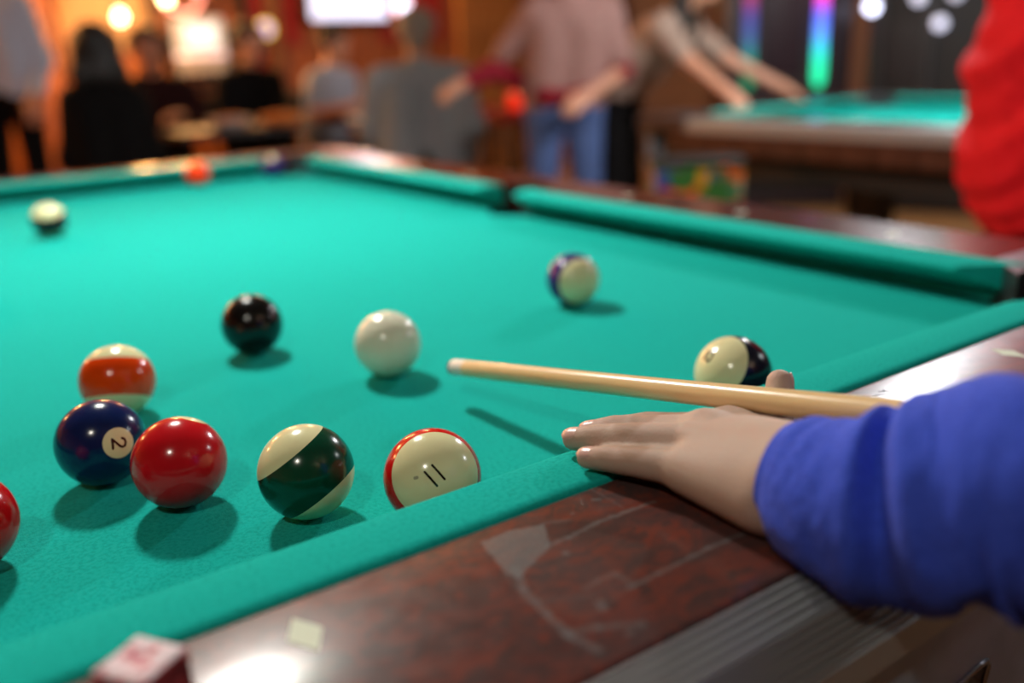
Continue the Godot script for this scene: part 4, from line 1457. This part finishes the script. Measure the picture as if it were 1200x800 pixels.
	var fold := func(p: Vector3, _n: Vector3) -> float:
		var a := p.y * 48.0 + sin(p.z * 13.0 + p.y * 6.0) * 2.2 + p.x * 16.0 - p.z * 30.0
		return 0.010 * sin(a) * (0.6 + 0.4 * sin(p.y * 9.0 + p.z * 7.0)) + 0.004 * sin(a * 2.3 + 1.0)
	person("person in a loose red shirt standing beside the side rail", Vector3(1.80, 0, -0.76), 1.05, {"shirt": red, "pants": black, "hair": inky, "h": 1.75, "w": 1.3, "hem": 0.17, "lean": 0.02, "cell": 0.012, "folds": fold, "arm_r": [Vector3(0.34, 1.20, 0.16), Vector3(0.20, 1.32, -0.10)], "arm_l": [Vector3(-0.32, 1.14, 0.02), Vector3(-0.22, 1.22, -0.22)]})

func rect_on_wall(called: String, label: String, cat: String, lo: Vector3, hi: Vector3, m: Material, bev := 0.004) -> MeshInstance3D:
	var c := Vector3((lo.x + hi.x) / 2, lo.y, (lo.z + hi.z) / 2)
	var st = begin()
	box(st, lo - c, hi - c, bev)
	var o := done(st, called, m)
	o.position = c
	meta(o, label, cat)
	return o

func omni(p: Vector3, e: float, c: Color, size := 0.04) -> void:
	var l := OmniLight3D.new()
	l.name = "bulb_light"
	l.light_energy = e
	l.light_color = c
	l.omni_range = 30.0
	l.omni_attenuation = 2.0
	l.light_size = size
	l.shadow_enabled = true
	add_child(l, true)
	l.position = p

func back_wall() -> void:
	# panels of the back wall
	var tn := 1
	for q in [[3.78, 4.4, 1.2, 2.0, Color(0.55, 0.05, 0.03)], [2.92, 3.04, 1.2, 2.0, Color(0.55, 0.05, 0.03)], [1.3, 1.86, 1.2, 2.0, Color(0.6, 0.48, 0.36)]]:
		var st = begin()
		box(st, Vector3(q[0], q[2], -7.4), Vector3(q[1], q[3], -7.36), 0.004)
		var o = done(st, "trim_%d" % tn, mat(q[4], 0.6))
		tn += 1
		o.set_meta("kind", "structure")
	var n := tn
	for q in [[4.55, 5.2], [5.56, 5.75], [6.2, 6.45], [0.95, 1.02], [1.24, 1.3], [2.75, 2.85]]:
		var st = begin()
		box(st, Vector3(q[0], 0, -7.4), Vector3(q[1], 3.0, -7.33), 0.006)
		var o = done(st, "trim_%d" % n, M.ochre_wood)
		o.set_meta("kind", "structure")
		n += 1
	# television
	var tv = thing("television", "wall television with a bright bluish-white screen", "television", Vector3(3.42, 1.36, -7.2))
	var st = begin()
	box(st, Vector3(-0.37, 0, -0.16), Vector3(0.37, 0.45, 0.0), 0.01)
	done(st, "housing", M.black, tv)
	st = begin()
	box(st, Vector3(-0.34, 0.03, 0.0), Vector3(0.34, 0.42, 0.004))
	done(st, "screen", glow(Color(0.82, 0.86, 1.0), 1.6), tv)
	area_facing(tv, Vector3(0, 0.22, 0.03), 0.36, 0.12, Color(0.82, 0.86, 1.0))
	# lit white sign with a blue stripe
	var sg = thing("light_box_sign", "bright white light box sign with a blue band", "sign", Vector3(2.12, 1.0, -7.05))
	st = begin()
	box(st, Vector3(-0.2, 0, -0.1), Vector3(0.2, 0.42, 0.0), 0.008)
	done(st, "housing", M.dark_metal, sg)
	st = begin()
	box(st, Vector3(-0.185, 0.17, 0.0), Vector3(0.185, 0.405, 0.006))
	done(st, "lit_panel", glow_on(Color(0.5, 0.49, 0.48), Color(1.0, 0.98, 0.95), 0.3), sg)
	st = begin()
	box(st, Vector3(-0.10, 0.2, 0.006), Vector3(0.13, 0.36, 0.009), 0.001)
	done(st, "lit_emblem", glow_on(Color(0.5, 0.5, 0.5), Color(1.0, 0.99, 0.96), 1.1), sg)
	st = begin()
	box(st, Vector3(-0.185, 0.125, 0.0), Vector3(0.185, 0.165, 0.006))
	done(st, "blue_band", glow(Color(0.35, 0.42, 0.75), 0.9), sg)
	st = begin()
	box(st, Vector3(-0.185, 0.015, 0.0), Vector3(0.185, 0.12, 0.006))
	done(st, "lower_panel", glow_on(Color(0.45, 0.42, 0.4), Color(1.0, 0.9, 0.8), 0.12), sg)
	# pink neon above it
	var nn = thing("neon_sign", "looped pink neon tube above the white sign", "neon sign", Vector3(2.06, 1.44, -7.1))
	st = begin()
	var pts := []
	var rad := []
	for i in 25:
		var a := TAU * i / 24.0
		pts.append(Vector3(cos(a) * 0.12 + 0.02 * sin(3.0 * a), sin(a) * 0.085 + 0.085, 0))
		rad.append(0.011)
	tube(st, pts, rad, 8)
	done(st, "tube", glow(Color(1.0, 0.35, 0.5), 2.2), nn)
	# red banner
	rect_on_wall("banner", "narrow red banner hanging on the wooden wall", "banner", Vector3(2.59, 0.98, -7.33), Vector3(2.72, 1.95, -7.32), mat(Color(0.75, 0.05, 0.05), 0.7))
	# shelf unit
	var sh = thing("shelf_unit", "dark wooden shelf unit behind the white sign", "shelf", Vector3(2.2, 0, -7.28))
	for y in [0.9, 1.22, 1.5, 1.8]:
		st = begin()
		box(st, Vector3(-0.34, y, -0.11), Vector3(0.34, y + 0.03, 0.1), 0.003)
		done(st, "shelf_board", M.dark_wood, sh)
	for x in [-0.36, 0.34]:
		st = begin()
		box(st, Vector3(x, 0, -0.11), Vector3(x + 0.025, 1.83, 0.1), 0.003)
		done(st, "side_panel", M.dark_wood, sh)
	# bare bulbs
	for q in [[Vector3(1.49, 1.385, -6.6), "bare warm bulb hanging above the person in black"], [Vector3(1.80, 1.50, -6.6), "bare warm bulb hanging next to the white sign"], [Vector3(-0.25, 2.05, -6.3), "bare warm bulb hanging highest, beyond the picture"], [Vector3(-0.6, 2.15, -6.3), "bare warm bulb hanging furthest from the white sign"]]:
		var b = thing("hanging_bulb", q[1], "lamp", q[0], 0.0, "bare warm bulbs")
		st = begin()
		lathe(st, [[0.0, -0.036], [0.02, -0.03], [0.034, -0.01], [0.033, 0.012], [0.018, 0.04], [0.013, 0.055]], 20, Vector3.ZERO)
		done(st, "bulb", M.glow_bulb, b)
		st = begin()
		lathe(st, [[0.0, 0.05], [0.017, 0.05], [0.017, 0.1], [0.0, 0.105]], 16, Vector3.ZERO)
		done(st, "socket", M.black, b)
		st = begin()
		tube(st, [Vector3(0, 0.1, 0), Vector3(0, 2.98 - q[0].y, 0)], [0.004, 0.004], 6)
		done(st, "cord", M.black, b)
		omni(q[0], 1.1, Color(1.0, 0.72, 0.42), 0.03)
	# round lit signs
	for q in [[Vector3(2.47, 1.30, -6.62), 0.062, Color(1.0, 0.85, 0.2), Color(0.62, 0.5, 0.95), "small round sign with a yellow ring and violet middle", 1.6, 1.1], [Vector3(3.74, 1.47, -6.9), 0.085, Color(1.0, 0.25, 0.3), Color(0.9, 0.92, 1.0), "round lit sign with red rim beside the television", 1.6, 4.0]]:
		var r = thing("round_sign", q[4], "sign", q[0])
		st = begin()
		lathe(st, [[q[1] * 0.75, -0.012], [q[1], -0.008], [q[1], 0.012], [q[1] * 0.75, 0.016]], 28, Vector3.ZERO, Basis(Vector3.RIGHT, PI / 2))
		done(st, "lit_ring", glow(q[2], q[5]), r)
		st = begin()
		lathe(st, [[0.0, -0.012], [q[1] * 0.74, -0.01], [q[1] * 0.74, 0.012], [0.0, 0.012]], 28, Vector3.ZERO, Basis(Vector3.RIGHT, PI / 2))
		done(st, "lit_face", glow(q[3], q[6]), r)
		st = begin()
		tube(st, [Vector3(0, q[1], 0), Vector3(0, 2.98 - q[0].y, 0)], [0.003, 0.003], 6)
		done(st, "hanger", M.black, r)

func area_facing(parent: Node3D, at: Vector3, size: float, energy: float, col: Color) -> void:
	area(parent, at, size, energy, col)
	var l: Node3D = parent.get_child(parent.get_child_count() - 1)
	l.rotation = Vector3(0, PI, 0)

func bar_tables() -> void:
	var t = thing("bar_table", "dark bar table between the seated people", "table", Vector3(1.88, 0, -5.0))
	var st = begin()
	box(st, Vector3(-0.62, 0.70, -0.32), Vector3(0.62, 0.735, 0.32), 0.008)
	done(st, "table_top", M.dark_wood, t)
	st = begin()
	lathe(st, [[0.0, 0.0], [0.28, 0.0], [0.28, 0.02], [0.05, 0.05], [0.04, 0.1], [0.04, 0.70], [0.0, 0.70]], 20, Vector3.ZERO)
	done(st, "pedestal", M.black, t)
	var food := mat(Color.WHITE, 0.8)
	food.albedo_texture = noise_tex(0.06, [Color(0.55, 0.25, 0.05), Color(0.8, 0.48, 0.16)], [0.35, 0.65], 128, 3)
	triplanar(food, Vector3.ONE * 6.0, false)
	for q in [[Vector3(1.55, 0.735, -4.83), Color(0.62, 0.55, 0.52), "pale plate of food on the dark bar table"], [Vector3(1.83, 0.735, -4.82), Color(0.78, 0.42, 0.12), "orange basket of fried food on the dark bar table"], [Vector3(2.14, 0.735, -4.86), Color(0.6, 0.34, 0.28), "reddish basket of food near the pale shirt"]]:
		var b = thing("food_basket", q[2], "basket", q[0], 0.0, "food on the bar table")
		st = begin()
		lathe(st, [[0.0, 0.0], [0.075, 0.0], [0.115, 0.05], [0.11, 0.052], [0.07, 0.008], [0.0, 0.008]], 20, Vector3.ZERO)
		done(st, "basket", mat(q[1], 0.6), b)
		var heap := []
		for k in 9:
			var a := k * 2.4
			heap.append([Vector3(cos(a) * 0.06, 0.035 + 0.006 * (k % 3), sin(a) * 0.06), Vector3(cos(a + 1.5) * 0.05, 0.055, sin(a + 1.5) * 0.05), 0.014, 0.012])
		put(nets(heap, 0.008, 0.008), "food", food, b)
	# low stools with red seats by the grey-haired person
	var vinyl := mat(Color(0.55, 0.02, 0.03), 0.35)
	stool(Vector3(2.84, 0, -4.40), 0.78, vinyl, "stool with a red seat beside the grey-haired person")
	stool(Vector3(2.70, 0, -3.86), 0.78, vinyl, "stool with a red seat nearer the jeans")
	var c = thing("candle_jar", "glowing red glass candle jar on a red stool", "candle", Vector3(2.70, 0.78, -3.86))
	st = begin()
	lathe(st, [[0.0, 0.0], [0.03, 0.0], [0.036, 0.02], [0.036, 0.08], [0.033, 0.08], [0.033, 0.01], [0.0, 0.008]], 20, Vector3.ZERO)
	done(st, "jar", glow_on(Color(0.6, 0.05, 0.04), Color(1.0, 0.18, 0.08), 1.0), c)
	st = begin()
	lathe(st, [[0.0, 0.035], [0.008, 0.045], [0.009, 0.055], [0.004, 0.075], [0.0, 0.085]], 12, Vector3.ZERO)
	done(st, "flame", glow(Color(1.0, 0.75, 0.5), 18.0), c)

func machines() -> void:
	# jukebox with a lit tube up each side
	var yaw := atan2(-0.573, 0.82)
	var j = thing("jukebox", "dark jukebox with glowing colour tubes up its sides", "jukebox", Vector3(4.90, 0, -3.95), yaw)
	var body := mat(Color(0.2, 0.15, 0.17), 0.35)
	var st = begin()
	box(st, Vector3(-0.42, 0, -0.4), Vector3(0.42, 1.75, 0.0), 0.03)
	done(st, "cabinet", body, j)
	st = begin()
	box(st, Vector3(-0.16, 0.85, 0.0), Vector3(0.10, 1.6, 0.012), 0.004)
	done(st, "front_panel", mat(Color(0.2, 0.14, 0.18), 0.25), j)
	st = begin()
	box(st, Vector3(-0.36, 0.1, 0.0), Vector3(0.36, 0.65, 0.012), 0.004)
	done(st, "speaker_grille", M.black, j)
	for q in [[0.20, 1.0, 2.0], [-0.25, 0.55, 0.45]]:
		var im := Image.create(4, 256, false, Image.FORMAT_RGB8)
		var g := Gradient.new()
		g.offsets = PackedFloat32Array([0.0, 0.12, 0.2, 0.34, 0.5, 0.66, 0.8, 1.0])
		g.colors = PackedColorArray([Color(1, 0.1, 0.25), Color(1.0, 0.12, 0.5), Color(0.9, 0.25, 0.85), Color(0.36, 0.45, 1.0), Color(0.36, 0.6, 1.0), Color(0.15, 0.85, 0.85), Color(0.1, 0.9, 0.66), Color(0.1, 0.9, 0.62)])
		for y in 256:
			for x in 4: im.set_pixel(x, y, g.sample(y / 255.0))
		var gm := mat(Color(0.2, 0.2, 0.2), 0.3)
		gm.emission_enabled = true
		gm.emission_texture = ImageTexture.create_from_image(im)
		gm.emission = Color.BLACK
		gm.emission_energy_multiplier = q[2]
		var rings := []
		var s2 = begin()
		var y0 := 0.775
		var y1 := 1.42
		for k in 13:
			var y := lerpf(y0, y1, k / 12.0)
			var rr: float = 0.034 if (k > 0 and k < 12) else 0.02
			var r := []
			for a in 16: r.append(Vector3(q[0] + cos(TAU * a / 16) * rr, y, 0.02 + sin(TAU * a / 16) * rr))
			rings.append(r)
		loft(s2, rings)
		s2.generate_normals()
		var mesh := s2.commit()
		var A := mesh.surface_get_arrays(0)
		var uv := PackedVector2Array()
		for p in A[Mesh.ARRAY_VERTEX]: uv.append(Vector2(0.5, clampf((y1 - p.y) / (y1 - y0), 0.005, 0.995)))
		A[Mesh.ARRAY_TEX_UV] = uv
		var m2 := ArrayMesh.new()
		m2.add_surface_from_arrays(Mesh.PRIMITIVE_TRIANGLES, A)
		put(m2, "light_tube", gm, j)
	# tall dark game machine with white lamps
	var mc = thing("game_machine", "tall dark game machine with round bluish-white lamps", "game machine", Vector3(5.30, 0, -3.2), atan2(-0.93, 0.36))
	st = begin()
	box(st, Vector3(-0.38, 0, -0.5), Vector3(0.38, 1.95, 0.0), 0.02)
	done(st, "cabinet", M.black, mc)
	for x in [-0.34, -0.05, 0.3]:
		st = begin()
		box(st, Vector3(x, 0.7, 0.0), Vector3(x + 0.05, 1.9, 0.03), 0.006)
		done(st, "upright", mat(Color(0.18, 0.18, 0.19), 0.35), mc)
	st = begin()
	box(st, Vector3(-0.28, 0.8, 0.0), Vector3(-0.06, 1.15, 0.01), 0.004)
	done(st, "front_panel", mat(Color(0.13, 0.12, 0.13), 0.3), mc)
	for q in [[-0.36, 1.235, 6.0], [0.03, 1.12, 1.5], [-0.10, 1.27, 1.3], [0.1, 1.28, 1.0]]:
		st = begin()
		lathe(st, [[0.0, 0.045], [0.02, 0.042], [0.034, 0.03], [0.036, 0.0]], 20, Vector3(q[0], q[1], 0.03), Basis(Vector3.RIGHT, PI / 2))
		done(st, "lamp_lens", glow(Color(0.86, 0.88, 1.0), q[2]), mc)
	# low printed toy cabinet in many colours
	var bx = thing("toy_cabinet", "low toy cabinet with a bright many-coloured print", "cabinet", Vector3(2.085, 0, -2.0), atan2(-0.62, 0.78))
	var im := Image.create(128, 128, false, Image.FORMAT_RGB8)
	im.fill(Color(0.35, 0.4, 0.3))
	var cols := [Color(0.75, 0.1, 0.08), Color(0.85, 0.62, 0.1), Color(0.2, 0.45, 0.2), Color(0.86, 0.36, 0.06), Color(0.2, 0.3, 0.6), Color(0.7, 0.68, 0.62), Color(0.3, 0.5, 0.35)]
	for k in 60:
		var c := Vector2(rng.randf() * 128, rng.randf() * 128)
		var r := rng.randf_range(8, 20)
		for y in range(maxi(0, int(c.y - r)), mini(128, int(c.y + r))):
			for x in range(maxi(0, int(c.x - r)), mini(128, int(c.x + r))):
				if Vector2(x, y).distance_to(c) < r: im.set_pixel(x, y, cols[k % cols.size()])
	var pm := mat(Color.WHITE, 0.4)
	pm.albedo_texture = ImageTexture.create_from_image(im)
	triplanar(pm, Vector3.ONE * 3.0, false)
	st = begin()
	box(st, Vector3(-0.14, 0.06, -0.14), Vector3(0.14, 0.68, 0.0), 0.008)
	done(st, "printed_body", pm, bx)
	st = begin()
	box(st, Vector3(-0.145, 0.68, -0.145), Vector3(0.145, 0.70, 0.005), 0.006)
	done(st, "lid", M.black, bx)
	st = begin()
	box(st, Vector3(-0.135, 0.0, -0.135), Vector3(0.135, 0.06, -0.005), 0.004)
	done(st, "base", M.black, bx)
